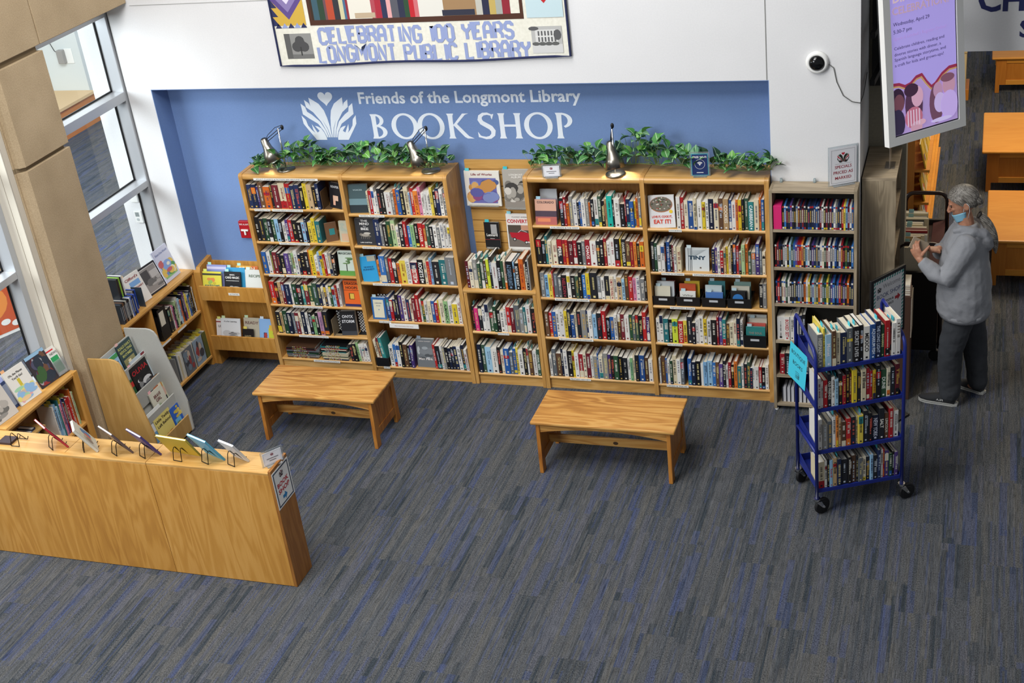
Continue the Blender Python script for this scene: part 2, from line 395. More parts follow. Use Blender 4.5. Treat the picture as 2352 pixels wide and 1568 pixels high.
a.rect(0, 1.06, 0, .70, mat('c6532a', .5), Fm); a.rect(0, 1.06, .55, .70, mat('d8b887', .5), Fm, .001); a.disc(.62, .33, .28, .2, mat('e58a3c', .5), Fm, z=.001); a.disc(.55, .3, .09, .16, mat('33508c', .5), Fm, z=.002)
a.text('BOOKS', .60, .60, .06, M_INK, Fm, z=.002); a.disc(.8, .1, .05, .03, M_WHITE, Fm, z=.002); a.disc(.9, .06, .05, .03, M_WHITE, Fm, z=.002)
a.build('poster_print', t, local=True)
# ================================================================== shelving
H = 1.90; PW = .034
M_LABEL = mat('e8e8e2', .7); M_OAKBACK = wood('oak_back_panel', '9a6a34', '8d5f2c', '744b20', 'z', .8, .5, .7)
def panel_profile(d, h, r=.028):
    return [(0, 0), (0, h-r)] + [(r-r*math.cos(a), h-r+r*math.sin(a)) for a in (.4, .8, 1.2, PI/2)] + [(d, h), (d, 0)]
def shelf_board(x0, x1, z, d, th=.024, y0=.006, lip=.010):
    prof = [(y0+lip*.6, z-th), (y0, z-th*.6), (y0, z-th*.35), (y0+lip*.6, z), (d, z), (d, z-th)]
    return MB().prism(prof, x0, x1, 'x', M_OAK_X)
def label_strip(t, txt, xc, z, w, y=.0035, h=.020, mt=None):
    a = MB().box(xc-w/2, xc+w/2, y, y+.0015, z-h, z, mt or M_LABEL)
    a.text(txt, xc, z-h+.004, .0115, M_INK, TR(0, y-.0004, 0) @ FRONT, w=w*.92, align='c')
    a.build('shelf_label', t)
def oak_case(label, x0, bays, shelves, tops=True, depth=.297, group=None, h=H):
    """bays: list of (x left, x right) clear openings; shelves: list of z lists"""
    t = thing('oak_bookcase', label, 'bookcase', (x0, .15, 0), group)
    xs = [bays[0][0]-PW] + [b[1] for b in bays]
    for x in xs: MB().prism(panel_profile(depth, h), x, x+PW, 'x', M_OAK_Z).build('side_panel', t)
    for (a, b), zz in zip(bays, shelves):
        prof = [(.03, h-.056), (.012, h-.052), (.004, h-.040), (.004, h-.022), (.012, h-.009), (.03, h-.004), (depth, h-.004), (depth, h-.056)]
        MB().prism(prof, a, b, 'x', M_OAK_X).build('top_board', t)
        for z in zz: shelf_board(a, b, z, depth-.01).build('shelf', t)
        MB().box(a, b, depth-.010, depth-.002, .02, h-.05, M_OAKBACK).build('back_panel', t)
        MB().box(a, b, .022, .040, 0, zz[-1]-.024, M_OAK_X).build('kick_board', t)
    return t
ZA1 = [1.588, 1.282, .975, .680, .388, .142]; ZA2 = [1.553, 1.266, .926, .568, .116]
ZC = [1.486, 1.149, .853, .489, .114]; ZD = [1.481, 1.114, .820, .488, .106]; ZB = [.508, .108]
BA1, BA2 = (.034, .925), (.959, 1.846); BB = (1.916, 2.486); BC, BD = (2.553, 3.448), (3.482, 4.383)
caseA = oak_case('tall double oak bookcase at left with two desk lamps and ivy on top', 0, [BA1, BA2], [ZA1, ZA2])
caseC = oak_case('tall double oak bookcase at right with one desk lamp and ivy on top', 2.519, [BC, BD], [ZC, ZD])
label_strip(caseA, 'ADULT CLASSICS & FICTION ARE AROUND THE CORNER', .44, 1.866, .60, y=.0015)
for z in ZA1[:5]: label_strip(caseA, 'YOUNG ADULT/FANTASY/SCI FI', .40, z-.001, .29)
label_strip(caseA, 'GRAPHIC NOVELS/COMICS', .48, ZA1[5]-.001, .26)
for z in (ZA1[0], ZA1[2]): label_strip(caseA, 'PAPERBACKS', .16, z-.001, .15)
for z, s, x, ww in zip(ZA2, ('GENERAL NON-FICTION', 'ANIMALS & PETS', 'LANGUAGE & REFERENCE', 'SCIENCES', 'ARTS'), (1.17, 1.12, 1.20, 1.12, 1.06), (.23, .17, .26, .11, .06)): label_strip(caseA, s, x, z-.001, ww)
for z, s, ww in zip(ZC, ('COLORADO & THE WEST', 'BIOGRAPHY/HISTORY/MEMOIR', 'BIOGRAPHY/HISTORY/MEMOIR', 'BIOGRAPHY/HISTORY/MEMOIR', 'MILITARY HISTORY'), (.24, .29, .29, .29, .18)): label_strip(caseC, s, 2.82, z-.001, ww)
for z, s, x, ww in zip(ZD, ('COOKING', 'HOMES & HOBBIES', 'GIFTS/SMALL BOOKS', 'RELIGIONS', 'LANDS & TRAVEL'), (3.70, 3.66, 3.72, 3.64, 3.64), (.10, .18, .20, .12, .18)): label_strip(caseC, s, x, z-.001, ww)
label_strip(caseC, 'DIY/CRAFTS/GARDENING/DECORATING', 4.0, ZD[1]-.001, .37)
tag(MB().box(1.16, 1.43, -.004, .004, ZA2[3]-.058, ZA2[3]-.020, M_WHITE).text('Please return books to their shelves', 1.295, ZA2[3]-.043, .008, mat('8a3030'), TR(0, -.0046, 0) @ FRONT, align='c').build('shelf_notice'),
    'white paper notice hanging from the sciences shelf of the left bookcase', 'notice')
# centre unit: slat wall with a desk-height shelf below
t = caseB = thing('slatwall_bookcase', 'narrow oak unit between the tall bookcases with slat wall above a shelf', 'bookcase', (2.2, .15, 0))
for x in (BB[0]-PW+.002, BB[1]): MB().box(x, x+PW-.003, 0, .297, 0, .87, M_OAK_Z).build('side_panel', t, bevel=.004)
MB().prism([(.02, .862), (.0, .872), (-.004, .888), (.0, .902), (.02, .908), (.297, .908), (.297, .862)], BB[0]-PW+.002, BB[1]+PW-.001, 'x', M_OAK_X).build('counter_shelf', t)
for z in ZB: shelf_board(BB[0], BB[1], z, .288).build('shelf', t)
MB().box(BB[0], BB[1], .287, .295, .02, .87, M_OAKBACK).build('back_panel', t)
MB().box(BB[0], BB[1], .022, .040, 0, ZB[1]-.024, M_OAK_X).build('kick_board', t)
a = MB()
zz = .91; M_SLAT = wood('oak_slat_wall', 'c79a55', 'bd8e48', 'a57838', 'x', 1, .5, .6)
while zz < 1.86:
    z1 = min(zz+.092, 1.93); a.box(BB[0]+.025, BB[1]+.02, .276, .292, zz, z1, M_SLAT); zz += .10
a.box(BB[0]+.025, BB[1]+.02, .288, .296, .91, 1.93, M_OAKBACK); a.box(BB[0]+.025, BB[1]+.02, .268, .292, 1.862, 1.932, M_SLAT)
a.build('slat_wall', t)
label_strip(caseB, 'BOUTIQUE', 2.19, ZB[0]-.001, .10)
# low bin unit in the recess corner
t = caseF = thing('magazine_bin_unit', 'low oak unit with two tilted bins in the corner left of the bookcases', 'bin unit', (-.35, .15, 0))
MB().prism([(.07, 0), (.07, .93), (.09, .975), (.30, 1.0), (.30, 0)], -.725, -.655, 'x', M_PLY).build('side_panel', t)
MB().box(-.655, 0, .285, .299, .05, .952, M_PLY).build('back_panel', t)
for z0, z1 in ((.69, .832), (.185, .333)):
    a = MB().prism([(.004, z0), (-.006, z1), (.008, z1+.002), (.018, z0)], -.650, -.002, 'x', M_PLY)
    a.prism([(.016, z0), (.016, z0+.02), (.285, z0+.02), (.285, z0)], -.650, -.002, 'x', M_PLY); o = a.build('bin', t)
    if z0 > .5: MB().box(-.36, -.25, -.0045, -.003, .755, .778, M_LABEL).text('ACTIVITIES', -.305, .761, .011, M_INK, TR(0, -.005, 0) @ FRONT, w=.09, align='c').build('shelf_label', t)
MB().box(-.655, 0, .20, .22, 0, .15, M_OAKBACK).build('kick_board', t)
# unit G along the window wall, beyond the stone column
t = caseG = thing('window_bookcase', 'low oak bookcase under the window between stone column and corner', 'bookcase', (-.84, -.45, 0))
YG0, YG1 = -1.068, .076
MB().prism([(-.72, .925), (-.715, .94), (-.72, .958), (-.946, .96), (-.946, .925)], YG0, YG1, 'y', M_OAK_Y).build('top_board', t)
for y in (YG0, YG1-.03, -.66): MB().box(-.946, -.728, y, y+.03, 0, .925, M_PLY).build('side_panel', t)
for z in (.565, .10): MB().box(-.946, -.722, YG0+.03, YG1-.03, z-.024, z, M_OAK_Y).build('shelf', t, bevel=.004)
MB().box(-.947, -.938, YG0+.03, YG1-.03, .05, .925, M_OAKBACK).build('back_panel', t)
for y0 in (-.36, -.62): MB().box(-.7215, -.7205, y0, y0+.14, .545, .563, M_LABEL).build('shelf_label', t)
# unit H along the window wall, this side of the column
t = caseH = thing('window_bookcase', 'low oak bookcase under the left window behind the long counter', 'bookcase', (-.84, -2.1, 0))
YH0, YH1 = -2.598, -1.728
MB().prism([(-.728, .905), (-.722, .925), (-.728, .943), (-.946, .945), (-.946, .905)], YH0, YH1, 'y', M_OAK_Y).build('top_board', t)
for y in (YH0, YH1-.03): MB().box(-.946, -.735, y, y+.03, 0, .905, M_PLY).build('side_panel', t)
MB().box(-.735, -.715, YH1-.05, YH1, 0, .945, M_PLY).build('front_post', t)
for z in (.50, .10): MB().box(-.946, -.73, YH0+.03, YH1-.03, z-.024, z, M_OAK_Y).build('shelf', t, bevel=.004)
MB().box(-.947, -.938, YH0+.03, YH1-.03, .05, .905, M_OAKBACK).build('back_panel', t)
# long counter in the left foreground
t = counter = thing('oak_counter', 'long low oak counter across the left foreground with books on its top', 'counter', (0, -2.72, 0))
YC0, YC1, XC1 = -2.835, -2.602, 1.570
for x0, x1 in ((-1.7, .6045), (.6075, XC1-.022)):
    MB().box(x0, x1, YC0, YC0+.02, .004, .918, M_PLY).build('front_panel', t, bevel=.002)
    MB().box(x0, x1, YC0, YC1, .918, .937, M_OAK_X).build('top_board', t, bevel=.003)
MB().box(-.0715, -.0685, YC0+.03, YC1, .9365, .9378, mat('7a5426', .6)).build('top_seam', t)
MB().box(XC1-.022, XC1, YC0, YC1, 0, .952, M_PLY_END_SHADED).build('end_panel', t, bevel=.003)
MB().box(-1.7, XC1-.022, YC1-.012, YC1, .05, .918, M_OAKBACK).build('back_panel', t)
for z in (.12, .5): MB().box(-.5, XC1-.022, YC0+.02, YC1-.012, z-.02, z, M_OAK_X).build('shelf', t)
# grey ash bookcases: low-depth DVD case and the tall one behind it
ZDV = [1.545, 1.238, .937, .62, .318, .06]
t = caseV = thing('ash_bookcase', 'narrow grey ash bookcase of discs against the white wall', 'bookcase', (4.74, 0, 0))
for x in (4.432, 5.034): MB().box(x, x+.022, -.105, .074, .012, 1.855, M_ASH_Z).build('side_panel', t, bevel=.0015)
MB().box(4.454, 5.034, -.105, .074, 1.833, 1.855, M_ASH_X).build('top_board', t, bevel=.0015)
for z in ZDV: MB().box(4.454, 5.034, -.101, .066, z-.022, z, M_ASH_X).build('shelf', t)
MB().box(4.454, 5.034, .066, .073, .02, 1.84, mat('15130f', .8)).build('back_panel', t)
for x in (4.44, 5.02): MB().lathe([(0, 0), (.014, 0), (.014, .012), (0, .012)], M_WHITE, 12, TR(x+.01, -.09, 0)).build('foot', t)
for x in (4.50, 4.74): MB().lathe([(0, 0), (.012, 0), (.009, .03), (0, .034)], mat('cfe0e4', .15, trans=.7), 10, TR(x, .055, 1.855)).build('clear_bracket', t)
t = caseE = thing('ash_bookcase', 'tall deep grey ash bookcase end on past the wall corner', 'bookcase', (5.18, .47, 0))
MB().box(5.066, 5.306, .145, .167, 0, 1.834, M_ASH_Z).build('end_panel', t, bevel=.0015); MB().box(5.066, 5.306, .77, .792, 0, 1.834, M_ASH_Z).build('end_panel', t)
MB().box(5.066, 5.306, .145, .792, 1.834, 1.856, M_ASH_X).build('top_board', t, bevel=.0015)
for z in (1.52, 1.2, .88, .56, .24, .05): MB().box(5.072, 5.302, .167, .77, z-.022, z, M_ASH_X).build('shelf', t)
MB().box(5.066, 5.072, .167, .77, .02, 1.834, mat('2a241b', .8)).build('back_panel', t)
# slanted four-tier children's book rack
t = rack = thing('book_display_rack', "slanted four-tier picture book rack with pale oak sides beside the stone column", 'display rack', (-.5, -1.3, 0))
YR0, YR1 = -1.585, -1.05
side = [(-.712, .0), (-.712, .966), (-.50, .972), (-.462, .965), (-.43, .945), (-.408, .905), (-.278, .30), (-.285, .03), (-.31, 0)]
MB().prism(side, YR0, YR0+.016, 'y', M_PALE_OAK).build('side_panel', t, bevel=.002)
MB().prism(side, YR1-.016, YR1, 'y', M_GREYFELT).build('side_panel', t, bevel=.002)
TIERS = [(-.302, .17), (-.388, .37), (-.474, .56), (-.560, .745)]
for i, (x, z) in enumerate(TIERS):
    bx = x-.075
    a = MB().prism([(x-.012, z-.15), (x, z-.15), (x, z), (x-.012, z)], YR0+.016, YR1-.016, 'y', M_PALE_OAK if i == 0 else M_GREYFELT)
    a.build('front_lip', t)
    MB().prism([(bx, z-.15), (x-.012, z-.15), (x-.012, z-.14), (bx, z-.14)], YR0+.016, YR1-.016, 'y', M_GREYFELT).build('ledge', t)
    MB().prism([(bx, z-.15), (bx+.008, z-.15), (bx-.055, z+.155), (bx-.063, z+.155)], YR0+.016, YR1-.016, 'y', M_GREYFELT).build('back_board', t)
# benches
def bench(x0, x1, y0, y1, h, label):
    t = thing('oak_bench', label, 'bench', ((x0+x1)/2, (y0+y1)/2, 0), 'oak benches in front of the bookcases')
    MB().box(x0, x1, y0, y1, h-.026, h, M_BENCH).build('seat', t, bevel=.009)
    xi0, xi1, yi0, yi1 = x0+.035, x1-.035, y0+.022, y1-.022; lw = .058
    for xa, xb, sx in ((xi0, xi0+.030, -1), (xi1-.030, xi1, 1)):
        for ya, yb, sy in ((yi0, yi0+lw, -1), (yi1-lw, yi1, 1)):
            a = MB(); e = .022*sy
            pr = [(ya, h-.026), (yb, h-.026), (yb+e*.4, 0), (ya+e, 0)] if sy < 0 else [(ya, h-.026), (yb, h-.026), (yb+e, 0), (ya+e*.4, 0)]
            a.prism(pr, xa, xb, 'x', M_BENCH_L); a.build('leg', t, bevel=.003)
        xm = (xa+xb)/2
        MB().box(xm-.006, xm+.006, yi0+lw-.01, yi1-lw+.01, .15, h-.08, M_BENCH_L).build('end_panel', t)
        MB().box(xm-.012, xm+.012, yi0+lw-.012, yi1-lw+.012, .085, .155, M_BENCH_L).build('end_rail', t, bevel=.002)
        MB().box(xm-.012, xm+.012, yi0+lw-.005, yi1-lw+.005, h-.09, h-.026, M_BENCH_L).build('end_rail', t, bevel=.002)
    for y in (yi0+.006, yi1-.024):
        n = 14; xa, xb = xi0+.03, xi1-.03
        bot = []
        for i in range(n+1):
            u = i/n; k = max(0, 1-abs(2*u-1)**2.2); bot.append((xa+(xb-xa)*u, h-.026-.075+.045*k))
        MB().prism([(xa, h-.026)] + bot + [(xb, h-.026)], y, y+.018, 'y', M_BENCH).build('apron', t)
    ym = (yi0+yi1)/2
    MB().box(xi0+.018, xi1-.018, ym-.010, ym+.010, .135, .205, M_BENCH).build('stretcher', t, bevel=.003)
    xm = x0+(x1-x0)*.53
    MB().disc(0, 0, .020, .014, mat('4a3520', .6), TR(xm, ym-.0105, .165) @ FRONT).build('knot', t)
bench(.383, 1.468, -1.100, -.622, .448, 'oak bench in front of the left bookcase, darker worn top')
bench(2.802, 3.895, -1.236, -.750, .450, 'oak bench in front of the right bookcase, paler grain on top')
# tables in the children's area
def low_table(x0, x1, y0, y1, h, label):
    t = thing('low_table', label, 'table', ((x0+x1)/2, (y0+y1)/2, 0), "low maple tables in the children's area")
    MB().box(x0, x1, y0, y1, h-.03, h, M_TABLE).build('table_top', t, bevel=.012)
    for y, sy in ((y0+.03, 1), (y1-.06, -1)):
        MB().prism([(x0+.05, h-.03), (x0+.17, h-.03), (x0+.17, .10), (x0+.10, .10), (x0+.10, 0), (x0+.05, 0)], y, y+.03, 'y', M_TABLE_Z).build('leg', t, bevel=.003)
        MB().prism([(x1-.05, h-.03), (x1-.17, h-.03), (x1-.17, .10), (x1-.10, .10), (x1-.10, 0), (x1-.05, 0)], y, y+.03, 'y', M_TABLE_Z).build('leg', t, bevel=.003)
        MB().box(x0+.17, x1-.17, y+.012, y+.022, .12, h-.03, M_TABLE_Z).build('end_panel', t)
        for z0, z1 in ((.10, .16), (h-.08, h-.03)): MB().box(x0+.17, x1-.17, y+.002, y+.03, z0, z1, M_TABLE).build('end_rail', t, bevel=.003)
    MB().box(x0+.06, x1-.06, (y0+y1)/2-.02, (y0+y1)/2+.02, h-.2, h-.03, M_TABLE).build('middle_rail', t)
low_table(5.955, 7.3, 2.215, 3.39, .452, "nearest low maple table behind the person in the grey hoodie")
low_table(5.885, 7.3, 4.41, 5.61, .452, "middle low maple table between the other two at the right edge")
low_table(5.95, 7.3, 7.60, 8.8, .452, "farthest low maple table just under the white header wall")
# maple end panel bookcase in the children's area, filled with picture books
t = caseM = thing('maple_bookcase', 'orange maple bookcase of picture books behind the dark book truck', 'bookcase', (5.2, 3.5, 0))
MB().box(5.06, 5.342, 2.0, 2.03, 0, 1.50, M_TABLE_Z).build('end_panel', t); MB().box(5.06, 5.342, 5.0, 5.03, 0, 1.50, M_TABLE_Z).build('end_panel', t)
for z in (1.49, 1.18, .88, .58, .28): MB().box(5.06, 5.335 + (.13 if z < 1.3 else 0), 2.03, 5.0, z-.022, z, M_TABLE).build('shelf', t)
MB().box(5.06, 5.075, 2.03, 5.0, 0, 1.48, M_OAKBACK).build('back_panel', t)
t = thing('newspaper_stand', 'pale wooden stand with papers on top showing beside the screen', 'stand', (5.62, 7.6, 0))
MB().box(5.42, 5.66, 7.4, 7.9, .12, .72, mat('d0b888', .6)).build('body', t, bevel=.004); MB().box(5.42, 5.665, 7.39, 7.91, .58, .66, mat('c9ad78', .6)).build('trim_board', t)
MB().box(5.40, 5.70, 7.36, 7.8, .0, .13, M_TABLE_Z).build('base', t); MB().box(5.42, 5.70, 7.45, 7.85, .72, .75, M_PAPER).build('paper_stack', t)
# ================================================================== carts
M_CART = mat('1d2a78', .32); M_RUB = mat('151517', .6)
t = cart = thing('book_cart', 'blue metal book cart on casters, full of books, beside the person', 'book cart', (5.104, -1.14, 0), rz=math.radians(26.35))
HX, HY = .302, .196; CZ = [1.150, .842, .512, .200]
for sx in (-1, 1):
    x = sx*HX
    arc = [(x, -HY, .125), (x, -HY, 1.215), (x, -HY+.012, 1.255), (x, -HY+.045, 1.282), (x, HY-.07, 1.372), (x, HY-.02, 1.378), (x, HY, 1.345), (x, HY, .125)]
    MB().tube(arc, .0125, M_CART, 10).build('end_frame', t, smooth=True, local=True)
    MB().tube([(x, -HY, .50), (x, HY, .50)], .0115, M_CART, 8).build('cross_bar', t, smooth=True, local=True)
for z in CZ:
    a = MB(); a.box(-HX+.008, HX-.008, -HY+.004, HY-.004, z-.004, z, M_CART); a.box(-HX+.008, HX-.008, -HY+.002, -HY+.006, z-.022, z+.004, M_CART)
    a.box(-HX+.008, HX-.008, HY-.006, HY-.002, z-.022, z+.055, M_CART)
    for sx in (-1, 1): a.prism([(-HY+.004, z-.02), (-HY+.004, z+.02), (HY-.004, z+.075), (HY-.004, z-.02)], sx*(HX-.012), sx*(HX-.010), 'x', M_CART)
    a.build('shelf', t, local=True)
for sx, sy, ang in ((-1, -1, .35), (1, -1, .2), (-1, 1, .6), (1, 1, -.3)):
    m = TR(sx*HX, sy*HY, 0) @ RZ(ang)
    fork = [(-.018, .115), (.020, .115), (.052, .060), (.036, .054)]
    o = MB().lathe([(0, .138), (.024, .138), (.024, .128), (.018, .115), (0, .115)], M_CHROME, 16, m).prism(fork, -.024, -.020, 'y', M_CHROME, m).prism(fork, .020, .024, 'y', M_CHROME, m).build('caster', t, local=True)
    MB().lathe([(0, -.015), (.036, -.015), (.040, -.013), (.056, -.013), (.061, -.007), (.061, .007), (.056, .013), (.040, .013), (.036, .015), (0, .015)], M_RUB, 28, m @ TR(.044, 0, .061) @ RX(PI/2)).build('wheel', o, local=True)
    MB().lathe([(0, -.028), (.008, -.028), (.008, .028), (0, .028)], M_CHROME, 10, m @ TR(.044, 0, .061) @ RX(PI/2)).build('axle', o, local=True)
# cyan paper sign taped to the cart end
m = TR(4.712, -1.108, 1.175) @ RZ(math.radians(-51)) @ RY(.15) @ FRONT
a = MB(); CY = mat('3fc3dc', .7); a.add([(0, -.285, 0), (.216, -.285, 0), (.216, 0, 0), (0, 0, 0), (0, -.285, -.0008), (.216, -.285, -.0008), (.216, 0, -.0008), (0, 0, -.0008)], [(0, 1, 2, 3), (4, 5, 6, 7), (0, 1, 5, 4), (1, 2, 6, 5), (2, 3, 7, 6), (3, 0, 4, 7)], CY, m)
a.text('BOUTIQUE', .108, -.085, .03, M_INK, m, w=.17, align='c', z=.0006); a.text('BOOKS', .108, -.155, .03, M_INK, m, w=.12, align='c', z=.0006)
for k in range(3): a.stroke([(.085+.004*k, -.20-.014*k), (.13, -.195-.014*k), (.135, -.222-.010*k), (.088, -.228-.010*k)], .003, M_INK, m, z=.0006)
tag(a.build('paper_sign'), 'bright cyan paper sign reading BOUTIQUE BOOKS taped to the blue cart', 'sign')
# dark book truck by the person
M_DK = wood('dark_mahogany', '2a1714', '221210', '170c0b', 'x', 1, .3, .6)
t = truck = thing('book_truck', 'dark wooden book truck with rounded rails, in front of the person', 'book truck', (5.45, 1.35, 0))
X0, X1, Y0, Y1 = 5.285, 5.625, .80, 1.88
for y in (Y0, Y1-.03):
    MB().box(X0+.02, X1-.02, y, y+.028, .10, .80, mat('1a1513', .5)).build('end_panel', t, bevel=.003)
    yc = y+.014; arc = [(X0, yc, .12), (X0, yc, .96)] + [(X0+.07-.07*math.cos(q), yc, .96+.08*math.sin(q)) for q in (.4, .8, 1.2, PI/2)] + [(X1-.07+.07*math.sin(q), yc, .96+.08*math.cos(q)) for q in (0, .4, .8, 1.2, PI/2)] + [(X1, yc, .12)]
    MB().tube(arc, .018, M_DK, 10).build('end_rail', t, smooth=True)
for z in (.76, .46, .16): MB().box(X0+.01, X1-.01, Y0+.028, Y1-.03, z-.02, z, M_DK).build('shelf', t, bevel=.002)
MB().prism([(X1-.11, .762), (X1-.11, .775), (X1-.012, .80), (X1-.012, .762)], Y0+.03, Y1-.03, 'y', mat('4a2628', .5)).build('sloped_tray', t)
for x in (X0+.03, X1-.03):
    for y in (Y0+.02, Y1-.02): MB().lathe([(0, -.012), (.045, -.012), (.05, -.006), (.05, .006), (.045, .012), (0, .012)], M_RUB, 18, TR(x, y, .05) @ RX(PI/2)).build('wheel', t)
# ================================================================== signs and wall things
LOGO = {
 'leaf': [(-120, 287), (-118, 235), (-95, 190), (-50, 140), (-22, 80), (-8, 17), (-2, 17), (-3, 90), (-12, 150), (-25, 200), (-55, 245), (-90, 268)],
 'b2': [(-155, 272), (-150, 222), (-105, 188), (-60, 125), (-34, 62), (-22, 17), (-13, 17), (-24, 75), (-50, 140), (-88, 200), (-118, 232), (-126, 250)],
 'b3': [(-185, 247), (-182, 175), (-140, 145), (-85, 110), (-52, 60), (-36, 17), (-27, 17), (-38, 65), (-68, 125), (-118, 172), (-148, 192), (-156, 225)],
 'hand': [(-195, 167), (-190, 110), (-165, 72), (-115, 0), (-40, 0), (-41, 17), (-52, 50), (-70, 80), (-92, 92), (-112, 96), (-84, 62), (-100, 50), (-132, 108), (-128, 70), (-118, 48), (-140, 70), (-160, 98), (-168, 135), (-172, 142)]}
def heart(cx, cy, s, n=28):
    out = []
    for i in range(n):
        q = 2*PI*i/n; out.append((cx+s*16*math.sin(q)**3, cy+s*(13*math.cos(q)-5*math.cos(2*q)-2*math.cos(3*q)-math.cos(4*q))))
    return out
def logo(a, M, k, cols, z=0):
    """hands cupped round a fan of pages with a heart above; k = size of one drawing unit"""
    for j, part in enumerate(('hand', 'b3', 'b2', 'leaf')):
        P = LOGO[part]
        for sx in (1, -1):
            a.flat([(sx*x*k, y*k, z) for x, y in P], [tuple(range(len(P)))], cols[j], M)
    P = heart(0, 283, 3.3); a.flat([(x*k, y*k, z) for x, y in P], [tuple(range(len(P)))], cols[4], M)
t = thing('wall_lettering', 'white book shop lettering and hands-with-heart emblem on the blue wall', 'wall sign', (1.75, .301, 2.09))
M_SIGN = mat('e4ebf4', .6); F = TR(0, .3008, 0) @ FRONT
a = MB(); logo(a, F @ TR(.786, 2.093, 0), .001272, [M_SIGN]*5); a.build('emblem', t)
a = MB(); a.text('Friends of the Longmont Library', 1.083, 2.368, .098, M_SIGN, F, w=1.877, bold=.022); a.build('small_lettering', t)
def ring(a, M, cx, cy, rx, ry, wx, wy, m, a0=0, a1=2*PI, n=32, sh=0):
    pts = []; 
    for i in range(n+1):
        q = a0+(a1-a0)*i/n; c, s_ = math.cos(q), math.sin(q)
        pts += [(cx+rx*c, cy+ry*s_, 0), (cx+(rx-wx)*math.cos(q+sh), cy+(ry-wy)*math.sin(q+sh), 0)]
    a.flat(pts, [(2*i, 2*i+1, 2*i+3, 2*i+2) for i in range(n)], m, M)
def stem(a, M, x, w, m, h=1.0, fl=.06):
    """upright with flared, wedge-ended terminals"""
    P = [(x-w/2-fl, 0), (x+w/2+fl, 0), (x+w/2+.008, .10), (x+w/2, .3), (x+w/2, .7), (x+w/2+.008, .90), (x+w/2+fl, 1), (x-w/2-fl, 1), (x-w/2-.008, .90), (x-w/2, .7), (x-w/2, .3), (x-w/2-.008, .10)]
    a.flat([(px, py*h, 0) for px, py in P], [tuple(range(len(P)))], m, M)
def glyph(a, ch, M, m):
    sw = .175
    if ch == 'O': ring(a, M, .53, .5, .53, .53, .185, .085, m, sh=.05); return
    if ch == 'B':
        stem(a, M, .14, sw, m, 1, .05); ring(a, M, .20, .745, .33, .255, .155, .07, m, -PI/2, PI/2, 16); ring(a, M, .20, .275, .42, .275, .175, .07, m, -PI/2, PI/2, 16)
        for y0, y1 in ((.935, 1), (.49, .55), (0, .065)): a.rect(.1, .21, y0, y1, m, M)
    if ch == 'K':
        stem(a, M, .14, sw, m, 1, .05); a.flat([(.20, .52, 0), (.62, 1, 0), (.86, 1, 0), (.72, .95, 0), (.30, .50, 0)], [(0, 1, 2, 3, 4)], m, M)
        a.flat([(.24, .52, 0), (.36, .60, 0), (.78, .10, 0), (.98, 0, 0), (.72, 0, 0), (.62, .06, 0)], [(0, 1, 2, 3, 4, 5)], m, M)
    if ch == 'S':
        P = [(.60, .83), (.56, .93), (.42, .985), (.26, .97), (.14, .88), (.115, .75), (.18, .63), (.34, .53), (.50, .43), (.585, .30), (.56, .15), (.44, .045), (.28, .02), (.13, .06), (.02, .10)]
        a.stroke(P, [.03, .06, .09, .11, .14, .165, .17, .18, .18, .17, .15, .12, .095, .075, .10], m, M)
        a.flat([(.575, .75, 0), (.66, .97, 0), (.60, .97, 0), (.54, .86, 0)], [(0, 1, 2, 3)], m, M); a.flat([(.0, .05, 0), (-.01, .27, 0), (.06, .16, 0), (.10, .07, 0)], [(0, 1, 2, 3)], m, M)
    if ch == 'H':
        stem(a, M, .14, sw, m, 1, .05); stem(a, M, .74, sw, m, 1, .05); a.rect(.14, .74, .468, .555, m, M)
    if ch == 'P':
        stem(a, M, .14, sw, m, 1, .05); ring(a, M, .20, .70, .42, .30, .17, .07, m, -PI/2*.78, PI/2, 16); a.rect(.1, .21, .935, 1, m, M)
a = MB(); hh = .209
for ch, x in zip('BOOKSHOP', (1.157, 1.3385, 1.568, 1.830, 2.085, 2.262, 2.476, 2.737)):
    glyph(a, ch, F @ TR(x, 2.103, 0) @ Matrix.Diagonal((hh*1.06, hh, 1, 1)), M_SIGN)
a.build('large_lettering', t)
# memorial quilt: patchwork, photographs and pieced lettering (lower part in view, hangs on above)
t = thing('quilt', 'cream patchwork anniversary quilt with pieced lettering hanging on the white wall', 'quilt', (1.78, .07, 2.8))
Qx0, Qx1, Qz0, Qz1 = .580, 2.985, 2.800, 3.62
a = MB(); nx = 40
def qy(x, z): return .068 - .0015*math.sin(x*7+z*3)
def qz(x): return Qz0 + .024*(x-Qx0)/(Qx1-Qx0) + .006*math.sin(x*5)
rows = 10
for j in range(rows+1):
    for i in range(nx+1):
        x = Qx0+(Qx1-Qx0)*i/nx; z0 = qz(x); z = z0+(Qz1-z0)*j/rows; a.v.append(Vector((x, qy(x, z), z)))
k = a.idx(M_QUILT)
for j in range(rows):
    for i in range(nx): a.f.append((j*(nx+1)+i, j*(nx+1)+i+1, (j+1)*(nx+1)+i+1, (j+1)*(nx+1)+i)); a.mi.append(k)
o = a.build('quilt_cloth', t); s_ = o.modifiers.new('thick', 'SOLIDIFY'); s_.thickness = .004; s_.offset = 0
a = MB(); a.tube([(Qx0+.004, .060, Qz1), (Qx0, .060, Qz0)] + [(Qx0+(Qx1-Qx0)*i/20, .060, qz(Qx0+(Qx1-Qx0)*i/20)) for i in range(1, 21)] + [(Qx1, .060, Qz1)], .009, mat('262c50', .9), 6); a.build('binding', t)
LAV = mat('8f9cc6', .9); QF = TR(0, .0635, 0) @ FRONT
